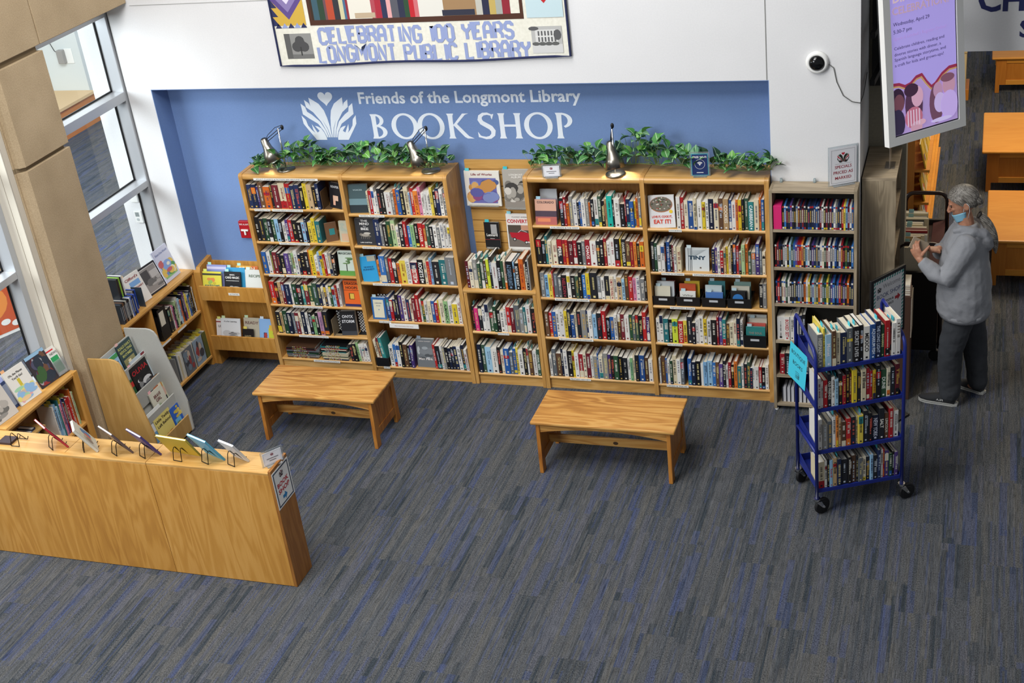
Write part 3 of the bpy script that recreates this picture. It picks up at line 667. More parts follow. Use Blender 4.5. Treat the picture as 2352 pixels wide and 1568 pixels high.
SEG = {'C': [[(1, .78), (1, .86), (.75, 1), (.25, 1), (0, .86), (0, .14), (.25, 0), (.75, 0), (1, .14), (1, .22)]], 'E': [[(1, 1), (0, 1), (0, 0), (1, 0)], [(0, .5), (.8, .5)]], 'L': [[(0, 1), (0, 0), (1, 0)]],
 'B': [[(0, 0), (0, 1), (.75, 1), (1, .86), (1, .62), (.75, .5), (0, .5)], [(.75, .5), (1, .38), (1, .14), (.75, 0), (0, 0)]], 'R': [[(0, 0), (0, 1), (.75, 1), (1, .86), (1, .62), (.75, .5), (0, .5)], [(.55, .5), (1, .25), (1, 0)]],
 'A': [[(0, 0), (0, .78), (.3, 1), (.7, 1), (1, .78), (1, 0)], [(0, .42), (1, .42)]], 'T': [[(0, 1), (1, 1)], [(.5, 1), (.5, 0)]], 'I': [[(.5, 1), (.5, 0)]], 'N': [[(0, 0), (0, 1), (1, 0), (1, 1)]],
 'G': [[(1, .78), (1, .86), (.75, 1), (.25, 1), (0, .86), (0, .14), (.25, 0), (.75, 0), (1, .14), (1, .45), (.55, .45)]], '1': [[(.2, .9), (.5, 1), (.5, 0)]], '0': [[(.25, 1), (0, .86), (0, .14), (.25, 0), (.75, 0), (1, .14), (1, .86), (.75, 1), (.2, 1)]],
 'O': [[(.25, 1), (0, .86), (0, .14), (.25, 0), (.75, 0), (1, .14), (1, .86), (.75, 1), (.2, 1)]], 'Y': [[(0, 1), (0, .75), (.5, .5), (1, .75), (1, 1)], [(.5, .5), (.5, 0)]],
 'S': [[(1, .78), (1, .86), (.75, 1), (.25, 1), (0, .86), (0, .64), (.25, .52), (.75, .48), (1, .36), (1, .14), (.75, 0), (.25, 0), (0, .14), (0, .22)]], 'M': [[(0, 0), (0, 1), (.5, .5), (1, 1), (1, 0)]], 'P': [[(0, 0), (0, 1), (.75, 1), (1, .86), (1, .62), (.75, .5), (0, .5)]], 'U': [[(0, 1), (0, .14), (.25, 0), (.75, 0), (1, .14), (1, 1)]]}
def pieced(a, txt, x0, x1, z0, h, w=.026):
    n = len(txt); wid = [(.45 if c_ in 'I1' else .62 if c_ == ' ' else 1.2 if c_ == 'M' else .92) for c_ in txt]; k = (x1-x0)/sum(wid); x = x0
    for c_, q in zip(txt, wid):
        cw = q*k*.66
        for s_ in SEG.get(c_, []):
            a.stroke([(x+px*cw, z0+.006*math.sin(x*6)+py*h) for px, py in s_], w, LAV, QF)
        x += q*k
a = MB(); pieced(a, 'CELEBRATING 100 YEARS', .965, 2.585, 2.972, .115); pieced(a, 'LONGMONT PUBLIC LIBRARY', .935, 2.70, 2.826, .118); a.build('pieced_lettering', t)
a = MB()
def patch(x0, x1, z0, z1, hx, z=.0006): a.rect(x0, x1, z0, z1, mat(hx, .9), QF, z)
x = .93
for wd, hx in ((.018, '3a2a20'), (.05, '3d5a66'), (.05, '2f4434'), (.02, '6a4a52'), (.06, 'b04a32'), (.05, '33343a'), (.035, 'c9c19a'), (.02, '446a8a'), (.02, '8a2f3a'), (.19, 'dcd8cc'), (.035, 'a84a55'), (.05, 'a52a3a'), (.045, '2c3350'), (.035, 'd8a0a0'), (.06, '55565f'), (.05, '2c3046'), (.04, '2d4a34'), (.04, 'b8242f'), (.035, 'c46a70'), (.20, 'd8d6ce'), (.26, '9a7b58'), (.05, 'b8b6ac'), (.055, '2a2c44'), (.05, 'b9a25c'), (.05, '9ea39c'), (.06, '8a2634')):
    patch(x, x+wd, 3.155, 3.60, hx, .001); x += wd
patch(.905, 2.655, 3.115, 3.157, '4a2d22'); patch(.905, .935, 3.13, 3.6, '4a2d22'); patch(2.63, 2.655, 3.13, 3.6, '4a2d22')
patch(1.30, 1.47, 3.16, 3.20, 'b8a48a', .002); patch(2.02, 2.28, 3.157, 3.20, '2f3140', .002)
for cx, hs in ((.73, ('5d4a86', 'c9a545', '8577a8', 'd9d2e4')), (2.82, ('bcd2d8', 'bcd2d8', 'b8282c', 'c4d8dc'))):
    patch(cx-.14, cx+.14, 3.12, 3.60, hs[1], .0008)
    for i, (r_, c_) in enumerate(((.16, 0), (.11, 2), (.055, 3))): a.add([(cx-r_, 3.35, .0012+.0004*i), (cx, 3.35-r_*1.15, .0012+.0004*i), (cx+r_, 3.35, .0012+.0004*i), (cx, 3.35+r_*1.15, .0012+.0004*i)], [(0, 1, 2, 3)], mat(hs[c_], .9), QF)
for i in range(5): a.add([(.59, 3.12+.07*i, .002), (.64, 3.12+.07*i, .002), (.59, 3.19+.07*i, .002)], [(0, 1, 2)], mat('2c3158', .9), QF)
for i in range(5): a.add([(.6+.055*i, 3.10, .002), (.655+.055*i, 3.10, .002), (.628+.055*i, 3.14, .002)], [(0, 1, 2)], mat(('2c3158', '8f9cc6')[i % 2], .9), QF)
a.build('patchwork', t)
for x0, tone in ((.655, ('8c8c8a', '4b4b4c', '6e6e6d')), (2.70, ('b2b2b0', '58585a', '8a8a8a'))):
    a = MB(); a.rect(x0, x0+.235, 2.855, 3.055, mat(tone[0], .9), QF, .0008)
    if x0 < 1:
        for cx, cz, r_ in ((.13, 2.97, .05), (.10, 2.95, .045), (.16, 2.95, .045), (.13, 3.0, .04)): a.disc(x0+cx, cz, r_, r_*.9, mat(tone[1], .9), QF, 12, .0012)
        a.rect(x0+.125, x0+.137, 2.88, 2.95, mat('3a3a3a', .9), QF, .0013); a.rect(x0, x0+.235, 2.855, 2.89, mat(tone[2], .9), QF, .001); a.rect(x0, x0+.05, 2.86, 3.055, mat('5c5c5b', .9), QF, .001)
    else:
        a.rect(x0+.03, x0+.2, 2.93, 3.03, mat('d0d0ce', .9), QF, .0012)
        for i in range(6): a.rect(x0+.05+.025*i, x0+.062+.025*i, 2.94, 3.02, mat(tone[1], .9), QF, .0016)
        a.rect(x0+.03, x0+.2, 2.975, 2.985, mat('d8d8d6', .9), QF, .0018); a.rect(x0, x0+.235, 2.855, 2.92, mat('c9c9c8', .9), QF, .0012)
        for i in range(4): a.disc(x0+.05*i+.03, 2.925, .03, .014, mat('5c5d5c', .9), QF, 10, .002)
        a.disc(x0+.02, 3.04, .04, .015, mat(tone[1], .9), QF, 10, .002); a.disc(x0+.2, 2.99, .03, .04, mat(tone[1], .9), QF, 10, .002)
    a.build('printed_photograph', t)
# screen on an arm
TVM = math.radians(42.8)
t = tv = thing('digital_sign', 'white framed portrait screen showing a lavender library event poster', 'screen', (5.274, -.164, 2.2), rz=TVM)
m = RX(-.095); WT = .664; HT = 1.16
a = MB(); fw_ = .056
a.box(0, fw_, 0, .05, 0, HT, M_WHITE, m).box(WT-fw_, WT, 0, .05, 0, HT, M_WHITE, m).box(fw_, WT-fw_, 0, .05, 0, .058, M_WHITE, m).box(fw_, WT-fw_, 0, .05, HT-.06, HT, M_WHITE, m); a.build('screen_frame', t, local=True)
MB().box(.006, WT-.006, .05, .075, .006, HT-.006, M_BLACK, m).build('screen_back', t, local=True, bevel=.004)
SF = m @ TR(fw_, .010, .058) @ FRONT; SW, SH = WT-2*fw_, HT-.118
LV = mat('a89ae0', .3, emit=.62); LV2 = mat('c8bdee', .3, emit=.75)
a = MB(); a.rect(0, SW, 0, SH, mat('1c1530', .3), SF); a.rect(.004, SW-.008, .01, SH, LV, SF, .001)
em = lambda h, e=.5: mat(h, .4, emit=e)
a.text('DINNER', .03, SH-.135, .052, em('d0b8c0', .6), SF, w=.30, bold=.03, z=.003); a.text('CELEBRATION!', .02, SH-.215, .052, em('bfa2b8', .55), SF, w=.47, bold=.03, z=.003)
DK = em('35305e', .25); PK = em('b79ac8', .5)
rows_ = [('Wednesday, April 29', .295, .024, .30, DK), ('5:30-7 pm', .345, .024, .15, DK), ('Space is Limited | Register Online!', .388, .022, .44, PK), ('Celebrate children, reading and', .452, .020, .42, DK), ('diverse stories with dinner, a', .490, .020, .39, DK), ('Spanish language storytime, and', .528, .020, .43, DK), ('a craft for kids and grown-ups!', .566, .020, .41, DK)]
for s_, dy, hh, ww, c_ in rows_: a.text(s_, .025, SH-dy, hh, c_, SF, w=ww, z=.003)
# picture at the foot of the poster: children reading at a table
wave = [(.004, .365), (.05, .36), (.10, .335), (.15, .345), (.20, .38), (.24, .385), (.28, .33), (.32, .285), (.36, .30), (.42, .355), (.48, .385), (SW-.008, .385)]
a.add([(x, y-.03, .0016) for x, y in wave] + [(x, .01, .0016) for x, y in wave], [(i, i+1, i+13, i+12) for i in range(11)], em('b49ad6', .5), SF)
a.stroke([(x, y) for x, y in wave], .022, em('9c2f50', .45), SF, z=.0035); a.stroke([(x, y-.016) for x, y in wave], .012, em('c49a6a', .5), SF, z=.0036)
for cx, cy, rx, ry, hx, e in ((.035, .25, .06, .085, '3c2340', .3), (.045, .23, .045, .062, '7a4a58', .4), (.03, .09, .06, .10, '3a3050', .3), (.17, .19, .075, .15, '5c3a58', .35), (.20, .245, .05, .072, 'd3a4bc', .55), (.15, .30, .06, .045, '4a2c48', .3), (.165, .105, .075, .075, 'c07088', .5), (.185, .03, .05, .045, 'd0a0b4', .5), (.225, .06, .04, .02, 'd8aabc', .55), (.36, .16, .06, .14, '7a5068', .4), (.375, .25, .04, .055, 'c094b4', .5), (.39, .16, .05, .07, 'c4b0e0', .6), (.47, .27, .055, .075, 'c898b0', .5), (.47, .13, .075, .10, 'c0a8e4', .6), (.40, .04, .09, .015, 'c9bce8', .6), (.46, .32, .06, .03, '8a5a70', .4)):
    y0 = max(.012, cy-ry); pts = [(min(max(cx+rx*math.cos(2*PI*i/18), .005), SW-.01), max(.012, cy+ry*math.sin(2*PI*i/18)), .004) for i in range(18)]
    a.add(pts, [tuple(range(18))], em(hx, e), SF); SF = SF @ TR(0, 0, .00015)
for i in range(5): a.rect(.11+.024*i, .12+.024*i, .05, .16, em('d9c0d4', .55), SF, .004)
a.build('screen_image', t, local=True)
t = thing('screen_arm', 'black swinging wall arm with cables behind the screen', 'wall mount', (5.2, .5, 2.6))
for z in (2.52, 2.86):
    MB().box(-.018, .018, 0, .46, -.022, .022, M_BLACK, TR(5.15, .74, z) @ RZ(math.radians(176))).build('arm', t, bevel=.003)
    MB().box(-.018, .018, 0, .20, -.022, .022, M_BLACK, TR(5.19, .29, z) @ RZ(math.radians(-106))).build('arm', t, bevel=.003)
MB().box(5.08, 5.20, .74, .80, 2.35, 3.1, M_BLACK).build('wall_plate', t, bevel=.003); MB().box(5.09, 5.21, .70, .76, 3.02, 3.35, mat('26262a', .5)).build('power_box', t, bevel=.006)
MB().tube([(5.14, .72, 3.05), (5.16, .60, 2.85), (5.2, .5, 2.70), (5.24, .36, 2.62), (5.33, .24, 2.70)], .006, M_BLACK, 6).build('cable', t, smooth=True)
# security camera
t = thing('security_camera', 'round white security camera with black dome on the white wall', 'security camera', (4.763, .05, 2.66))
m = TR(4.763, .079, 2.742) @ RX(PI/2)
MB().lathe([(0, 0), (.078, 0), (.080, .008), (.074, .026), (.060, .034), (.055, .030), (0, .030)], M_WHITE, 32, m).build('housing', t, smooth=True)
MB().lathe([(.054, .031), (.051, .040), (.04, .05), (.022, .058), (0, .060)], mat('0b0b0d', .08), 28, m).build('dome', t, smooth=True)
MB().tube([(4.83, .074, 2.735), (4.875, .072, 2.70), (4.895, .072, 2.60), (4.94, .072, 2.50), (5.0, .072, 2.455), (5.056, .07, 2.445), (5.066, .2, 2.46), (5.066, .5, 2.53)], .003, mat('5a5a58', .5), 6).build('cable', t, smooth=True)
# fire alarm pull station on the blue wall
t = thing('fire_alarm', 'red fire alarm pull station on the blue wall beside the left bookcase', 'fire alarm', (-.225, .29, 1.19))
MB().box(-.275, -.165, .265, .3, 1.19, 1.352, mat('a81622', .4)).build('housing', t, bevel=.006)
a = MB(); F2 = TR(0, .2642, 0) @ FRONT; a.text('FIRE ALARM', -.22, 1.315, .016, M_WHITE, F2, w=.09, align='c'); a.build('lettering', t)
MB().box(-.255, -.185, .252, .265, 1.262, 1.278, M_WHITE).box(-.228, -.212, .252, .265, 1.225, 1.265, M_WHITE).build('pull_handle', t, bevel=.003)
# acrylic sign holders and cards
def acrylic(name, label, base, w, h, rz, art, stem_h=0, back='e6e6ea'):
    t = thing(name, label, 'sign', base, rz=rz)
    MB().box(-w/2-.012, w/2+.012, .0, .003, stem_h, stem_h+h+.02, mat('dfe6ea', .15, trans=.85)).build('acrylic_holder', t, local=True)
    MB().box(-w/2*.8, w/2*.8, -.03, .045, 0, .003, mat('dfe6ea', .15, trans=.85)).build('holder_foot', t, local=True)
    if stem_h: MB().box(-.05, .05, 0, .003, 0, stem_h+.02, mat('dfe6ea', .15, trans=.85)).build('holder_stem', t, local=True)
    a = MB(); a.box(-w/2, w/2, -.0015, -.0003, stem_h+.006, stem_h+.006+h, mat(back, .6)); Fm = TR(-w/2, -.0019, stem_h+.006) @ FRONT
    art(a, Fm, w, h); a.build('printed_sheet', t, local=True)
    return t
LC = [mat('23231f', .7), mat('b02a3c', .7), mat('2c5a3c', .7), mat('23231f', .7), mat('c0243a', .7)]
def art_specials(a, M, w, h):
    for q in (.012, w-.014): a.rect(q, q+.0015, .012, h-.012, mat('77777c'), M, .0004)
    for q in (.012, h-.014): a.rect(.012, w-.012, q, q+.0015, mat('77777c'), M, .0004)
    logo(a, M @ TR(w/2, h*.60, 0), .00023, LC, .0004); a.rect(w*.2, w*.8, h*.565, h*.57, mat('77777c'), M, .0004)
    for s_, y in (('SPECIALS', .44), ('PRICED AS', .29), ('MARKED', .14)): a.text(s_, w/2, h*y, .022, mat('9c2438', .7), M, align='c', z=.0004, bold=.01)
acrylic('specials_sign', 'white SPECIALS PRICED AS MARKED sign on top of the grey ash bookcase', (4.945, .02, 1.856), .20, .275, math.radians(28), art_specials)
def art_wifi(a, M, w, h):
    a.rect(.004, w-.004, .004, h-.004, mat('1e2f62', .5), M, .0004)
    a.text('FREE WI-FI', w/2, h*.80, .016, M_WHITE, M, align='c', z=.0008, bold=.02)
    for r_ in (.038,): ring(a, M @ TR(0, 0, .0008), w/2, h*.52, r_, r_, .002, .002, M_WHITE)
    for r_ in (.026, .018, .010): ring(a, M @ TR(0, 0, .0008), w/2, h*.48, r_, r_, .005, .005, M_WHITE, PI*.22, PI*.78, 12)
    a.disc(w/2, h*.485, .004, .004, M_WHITE, M, 10, .0009); a.rect(w*.3, w*.7, h*.12, h*.15, M_WHITE, M, .0008)
acrylic('wifi_sign', 'small navy FREE WI-FI sign among the ivy on the right bookcase', (3.905, .055, 1.897), .125, .17, math.radians(4), art_wifi, back='4fb0bd')
def art_card(a, M, w, h):
    for q in (.006, w-.007): a.rect(q, q+.001, .006, h-.006, mat('8a8a90'), M, .0004)
    for q in (.006, h-.007): a.rect(.006, w-.006, q, q+.001, mat('8a8a90'), M, .0004)
    logo(a, M @ TR(w/2, h*.66, 0), .00006, [mat('8a3040', .7)]*5, .0004)
    for q, k in ((.45, .62), (.28, .36)): a.rect(w*(.5-k/2), w*(.5+k/2), h*q, h*q+.005, mat('77777c'), M, .0004)
acrylic('price_card', 'small white folded card in front of the ivy on the right bookcase', (2.76, -.002+.01, 1.897), .125, .085, math.radians(8), art_card)
acrylic('price_card', 'small white card standing at the right end of the long counter', (1.535, -2.72, .938), .135, .095, math.radians(52), art_card)
def arrow(a, M, x, y, s, m, z=.0006): a.add([(x+px*s, y+py*s, z) for px, py in ((0, .3), (.5, .3), (.5, 0), (1, .5), (.5, 1), (.5, .7), (0, .7))], [tuple(range(7))], m, M)
a = MB(); m = TR(XC1, 0, 0) @ Matrix(((0, 0, 1, 0), (1, 0, 0, 0), (0, 1, 0, 0), (0, 0, 0, 1)))
a.box(XC1, XC1+.0015, -2.833, -2.605, .640, .925, M_WHITE); m2 = m @ TR(0, 0, .0016)
for q in ((-2.822, -2.812, .655, .910), (-2.626, -2.616, .655, .910), (-2.822, -2.616, .650, .660), (-2.822, -2.616, .905, .915)): a.rect(q[0], q[1], q[2], q[3], mat('2c3a50', .6), m2, .0002)
logo(a, m2 @ TR(-2.719, .845, 0), .00014, [M_INK, M_INK, mat('8a3040'), M_INK, mat('8a3040')], .0003)
for s_, z in (('BOOK', .785), ('SHOP', .737)): a.text(s_, -2.719, z, .034, mat('b3202c', .6), m2, w=.15, align='c', z=.0004, bold=.03)
arrow(a, m2, -2.755, .668, .06, mat('2f7fb8', .6))
tag(a.build('shop_sign'), 'white BOOK SHOP sign with blue arrow on the counter end', 'sign')
t = thing('welcome_sign', 'black framed welcome poster stand with red arrow beside the dark book truck', 'sign stand', (5.285, -.13, 0), rz=math.radians(55))
MB().box(-.19, .19, 0, .02, .70, 1.235, M_BLACK).build('sign_frame', t, local=True, bevel=.003)
MB().box(-.15, .15, -.1, .12, 0, .02, M_BLACK).build('stand_foot', t, local=True, bevel=.004); MB().box(-.02, .02, .002, .02, .02, .71, M_BLACK).build('stand_post', t, local=True)
a = MB(); m = TR(-.165, -.0006, .725) @ FRONT; ww, hh = .33, .485
a.rect(0, ww, 0, hh, mat('dedee0', .6), m)
for i in range(12):
    for x, y in ((ww*i/12, 0), (ww*i/12, hh-.022)): a.add([(x, y, .0003), (x+.014, y, .0003), (x+.024, y+.022, .0003), (x+.010, y+.022, .0003)], [(0, 1, 2, 3)], mat('2f8a80', .6), m)
for i in range(17):
    for x in (0, ww-.02): a.add([(x, hh*i/17, .0004), (x+.02, hh*i/17+.010, .0004), (x+.02, hh*i/17+.024, .0004), (x, hh*i/17+.014, .0004)], [(0, 1, 2, 3)], mat('3f8f86', .6), m)
a.text('Welcome', .10, .405, .035, mat('8a8a8e', .7), m, w=.19, z=.0005); logo(a, m @ TR(.06, .39, 0), .00012, [M_INK]*5, .0005)
a.text('BOOK SHOP', ww/2, .335, .034, mat('2f3a70', .7), m, w=.26, align='c', z=.0005); a.text('FICTION &', .10, .285, .019, M_INK, m, w=.12, z=.0005, bold=.02); a.text('CLASSICS', .10, .252, .019, M_INK, m, w=.12, z=.0005, bold=.02)
arrow(a, m, .235, .255, .06, mat('b02a34', .6)); a.text('CORNER', .20, .035, .018, M_INK, m, w=.1, z=.0005); a.build('poster_print', t, local=True)
t = thing('sign_holder', 'empty clear acrylic sign holder on the tall grey ash bookcase', 'sign holder', (5.245, .40, 1.856))
MB().box(5.243, 5.247, .32, .48, 1.856, 2.10, mat('e6dcd0', .15, trans=.8)).build('acrylic_panel', t); MB().box(5.21, 5.28, .33, .47, 1.856, 1.859, mat('e6dcd0', .15, trans=.8)).build('holder_foot', t)
# ================================================================== desk lamps
def desk_lamp(bx, by, elbow, shade, aim, label, power=7.0):
    z0 = 1.8965; t = thing('desk_lamp', label, 'lamp', (bx, by, z0), 'brushed steel desk lamps on the bookcases')
    MB().lathe([(0, z0), (.075, z0), (.078, z0+.006), (.074, z0+.014), (.05, z0+.02), (0, z0+.022)], M_STEEL, 32, TR(bx, by, 0)).build('base', t, smooth=True)
    MB().tube([(bx, by, z0+.02), (bx, by, elbow[2])], .007, M_CHROME, 10).build('pole', t, smooth=True)
    E = Vector(elbow); P = Vector(shade)
    a = MB()
    for s_ in (-.008, .008):
        a.tube([E+Vector((0, s_, .010)), P+Vector((0, s_, .012))], .0028, M_BLACK, 6); a.tube([E+Vector((0, s_, -.014)), P+Vector((0, s_, -.012))], .0028, M_BLACK, 6)
    a.ball(E, .014, .012, .022, M_BLACK, 10, 6); a.build('arm', t, smooth=True)
    MB().tube([E+Vector((0, 0, .02)), E.lerp(P, .4)+Vector((0, .01, .045)), E.lerp(P, .8)+Vector((0, 0, .035)), P+Vector((0, 0, .0))], .0025, M_BLACK, 6).build('cord', t, smooth=True)
    ax = (Vector(aim)-P).normalized(); q = ax.to_track_quat('-Z', 'Y').to_matrix().to_4x4(); m = Matrix.Translation(P) @ q @ Matrix.Scale(1.3, 4)
    prof = [(.004, .03), (.016, .028), (.024, .015), (.027, -.02), (.030, -.04), (.044, -.075), (.062, -.135), (.060, -.135), (.042, -.075), (.028, -.04), (.02, .0)]
    MB().lathe(prof, M_STEEL, 32, m).build('lamp_shade', t, smooth=True)
    MB().ball((0, 0, -.075), .022, .022, .03, mat('fff6e6', .4, emit=14), 12, 8, m).build('bulb', t, smooth=True)
    l = bpy.data.lights.new('desk_lamp_light', 'SPOT'); l.energy = power*20; l.spot_size = 2.3; l.spot_blend = .5; l.shadow_soft_size = .03; l.color = (1, .97, .90)
    lo = bpy.data.objects.new('desk_lamp_light', l); COL.objects.link(lo); lo.matrix_world = Matrix.Translation(P + ax*.10 - Vector((bx, by, z0))) @ q; lo.parent = t
desk_lamp(.400, .120, (.432, .135, 2.262), (.262, .105, 2.145), (.36, .06, 1.9), 'steel desk lamp at the left end of the left bookcase top')
desk_lamp(1.712, .110, (1.722, .115, 2.255), (1.585, .085, 2.125), (1.68, .05, 1.9), 'steel desk lamp at the right end of the left bookcase top')
desk_lamp(3.250, .070, (3.235, .140, 2.262), (3.225, .085, 2.125), (3.27, .03, 1.9), 'steel desk lamp on the right bookcase top, its disc base in view')
# ================================================================== ivy garlands
GREENS = [mat('2f5a3a', .5), mat('3f7a3a', .5), mat('4a8a44', .5), mat('6fa84e', .5), mat('28492f', .5), mat('5f8f6a', .5)]; M_RIB = mat('a8c69a', .6)
def garland(label, pts, n, rnd, extra=()):
    """pts: stem path as (x, y, z, spread up)"""
    t = thing('ivy_garland', label, 'garland', (pts[0][0], .15, 1.9))
    MB().tube([(x, y, z) for x, y, z, s_ in pts], .004, mat('6f7a48', .7), 6).build('stem', t, smooth=True)
    a = MB(); st = MB()
    for i in range(n):
        u = rnd.random()*(len(pts)-1); k = int(u); f_ = u-k; p0, p1 = pts[k], pts[k+1]
        c = [p0[j]+(p1[j]-p0[j])*f_ for j in range(4)]
        root = Vector(c[:3]); up = c[3]*(.25+.75*rnd.random())
        tip = root + Vector((rnd.uniform(-.07, .07), rnd.uniform(-.085, .035), up)); tip.z = max(tip.z, 1.905)
        tip.y = min(max(tip.y, -.02), .26)
        st.tube([root, root.lerp(tip, .5)+Vector((0, 0, .012)), tip], .0016, mat('7f9a58', .7), 5)
        L = rnd.uniform(.060, .100); wd = L*rnd.uniform(.33, .42); m = Matrix.Translation(tip) @ RZ(rnd.uniform(-PI, PI)) @ RX(rnd.uniform(-.3, 1.1)) @ RY(rnd.uniform(-.6, .6))
        g = GREENS[min(5, int(rnd.random()**1.1*6))]; cup = L*.16
        prof = [(0, .004), (.12, .6), (.32, 1), (.55, .92), (.8, .48), (1, .02)]
        for sx in (-1, 1):
            vs = []
            for q, ww in prof: vs += [(sx*.0022, q*L, -cup*(q-.4)**2*3), (sx*(.0022+wd*ww), q*L, cup*ww*.8-cup*(q-.4)**2*3)]
            a.add(vs, [(2*j, 2*j+1, 2*j+3, 2*j+2) for j in range(5)], g, m)
        vs = []
        for q, ww in prof: vs += [(-.0024, q*L, .0006-cup*(q-.4)**2*3), (.0024, q*L, .0006-cup*(q-.4)**2*3)]
        a.add(vs, [(2*j, 2*j+1, 2*j+3, 2*j+2) for j in range(5)], M_RIB, m)
    a.build('leaves', t); st.build('leaf_stalks', t)
rg = random.Random(11)
garland('green ivy garland along the top of the left double bookcase', [(.10, .14, 1.92, .06), (.30, .10, 1.92, .12), (.50, .14, 1.93, .20), (.66, .16, 1.93, .17), (.80, .16, 1.92, .10), (1.0, .16, 1.93, .17), (1.2, .16, 1.93, .17), (1.36, .16, 1.93, .18), (1.55, .14, 1.92, .12), (1.72, .10, 1.93, .15), (1.83, .14, 1.94, .14)], 290, rg)
garland('green ivy garland along the top of the right double bookcase', [(2.56, .12, 1.93, .13), (2.72, .15, 1.93, .16), (2.92, .16, 1.93, .12), (3.08, .16, 1.94, .16), (3.28, .18, 1.93, .13), (3.42, .17, 1.95, .33), (3.58, .16, 1.94, .20), (3.80, .15, 1.94, .12), (4.02, .10, 1.94, .10), (4.22, .08, 1.93, .09), (4.36, .10, 1.93, .13), (4.43, .06, 1.95, .06)], 260, rg)
# ================================================================== books
PAL = {'K': ('17171a', '1f1d1e', '22242a'), 'W': ('dcd9d2', 'd2d0cc', 'e2e0da'), 'C': ('d8cdb0', 'd2c6a6', 'ddd3ba'), 'G': ('77797a', '8b8a86', '5f6468'),
 'g': ('24442f', '2f5137', '3c5544'), 'e': ('8fb77f', 'a4bf8c', '7fae7a'), 'B': ('2b5a9e', '356fb4', '274c88'), 'b': ('8db6d4', '9cc3da', '7aa6cc'),
 'N': ('1d2744', '222f52', '1a2136'), 'R': ('a82026', 'b52a2a', '94202a'), 'M': ('6a1f2a', '72262f', '5a1c26'), 'O': ('d4702a', 'dd8236', 'c86424'),
 'Y': ('d8bf34', 'dcc64e', 'd2b42c'), 'P': ('4d3a78', '5c4686', '443370'), 'p': ('c86a94', 'd0809e', 'b88aa8'), 'T': ('2f7f80', '3a8d8a', '286c72'),
 't': ('b89a70', 'c2a67e', 'ac8c64'), 'n': ('5e4330', '6a4c36', '523a2a'), 'x': ('c9d640', 'c9d640', 'c9d640'), 'q': ('1fae9e', '1fae9e', '1fae9e'), 'H': ('d5387a', 'd5387a', 'd5387a')}
CNAME = {'K': 'black', 'W': 'white', 'C': 'cream', 'G': 'grey', 'g': 'dark green', 'e': 'light green', 'B': 'blue', 'b': 'pale blue', 'N': 'navy', 'R': 'red', 'M': 'maroon', 'O': 'orange', 'Y': 'yellow', 'P': 'purple', 'p': 'pink', 'T': 'teal', 't': 'tan', 'n': 'brown', 'x': 'bright yellow', 'q': 'turquoise', 'H': 'hot pink'}
DARK = set('KgBNRMPTnGH')
def cm(l, i=0): return mat(PAL[l][i % 3], .42)
def book_meshes(w, h, d, col, rnd, hard=True, title=None, tcol=None, accent=None, tip=None, marks=True):
    """returns three builders (cover, page block, spine print): spine faces -y, origin at its foot"""
    t = .0028 if hard else .001; o = .003 if hard else 0; W2 = w/2
    c = MB()
    pts = [(-W2, d), (-W2, .003), (-W2+.003, 0), (W2-.003, 0), (W2, .003), (W2, d), (W2-t, d), (W2-t, t+.0025), (-W2+t, t+.0025), (-W2+t, d)]
    c.prism(pts, 0, h, 'z', col)
    p = MB().box(-W2+t, W2-t, t+.002, d-o, o, h-o-.0005, M_PAGE if rnd.random() < .55 else M_PAGE2)
    s = MB(); e = -.0005
    if accent:
        z0, z1 = accent[1]*h, accent[2]*h; s.quad((-W2+.0025, e, z0), (W2-.0025, e, z0), (W2-.0025, e, z1), (-W2+.0025, e, z1), accent[0])
    e = -.0009; ink = tcol
    m = TR(0, e, 0) @ FRONT
    if title:
        tw = min(h*.74, text2d(title, .02)[2]*(w*.62)/text2d('H', .02)[3]); hh = w*.60
        s.text(title, 0, -hh/2, hh, ink, m @ TR(0, h*.52+tw/2, 0) @ RZ(-PI/2), w=tw, bold=.02)
    elif marks:
        L = h*rnd.uniform(.42, .68); hh = min(w*.5, rnd.uniform(.008, .016)); z = h*rnd.uniform(.80, .93); z1 = z-L; q = hh*.62
        while z > z1:
            ln = q*rnd.uniform(.45, .8)
            if rnd.random() > .16: s.quad((-hh/2, e, z), (hh/2, e, z), (hh/2, e, z-ln), (-hh/2, e, z-ln), ink)
            z -= q*1.15
        if w > .022 and rnd.random() < .4:
            z = h*.85; L2 = z1 + L*.4; xx = W2*.62
            while z > L2: s.quad((xx-.0025, e, z), (xx+.0025, e, z), (xx+.0025, e, z-.003), (xx-.0025, e, z-.003), ink); z -= .0048
    if marks: s.quad((-w*.16, e, .012), (w*.16, e, .012), (w*.16, e, .012+w*.3), (-w*.16, e, .012+w*.3), ink)
    return c, p, s
def ink_for(col, rnd):
    if col in DARK: return mat(rnd.choice(['d9d5c9', 'd9d5c9', 'd8c98a', 'c9a24a', 'bcc6d2', 'c95a4a' if col in 'KN' else 'e0dccf']), .6)
    return mat(rnd.choice(['1b1b1f', '1b1b1f', '7a1e22', '24335e', '4a3a2c']), .6)
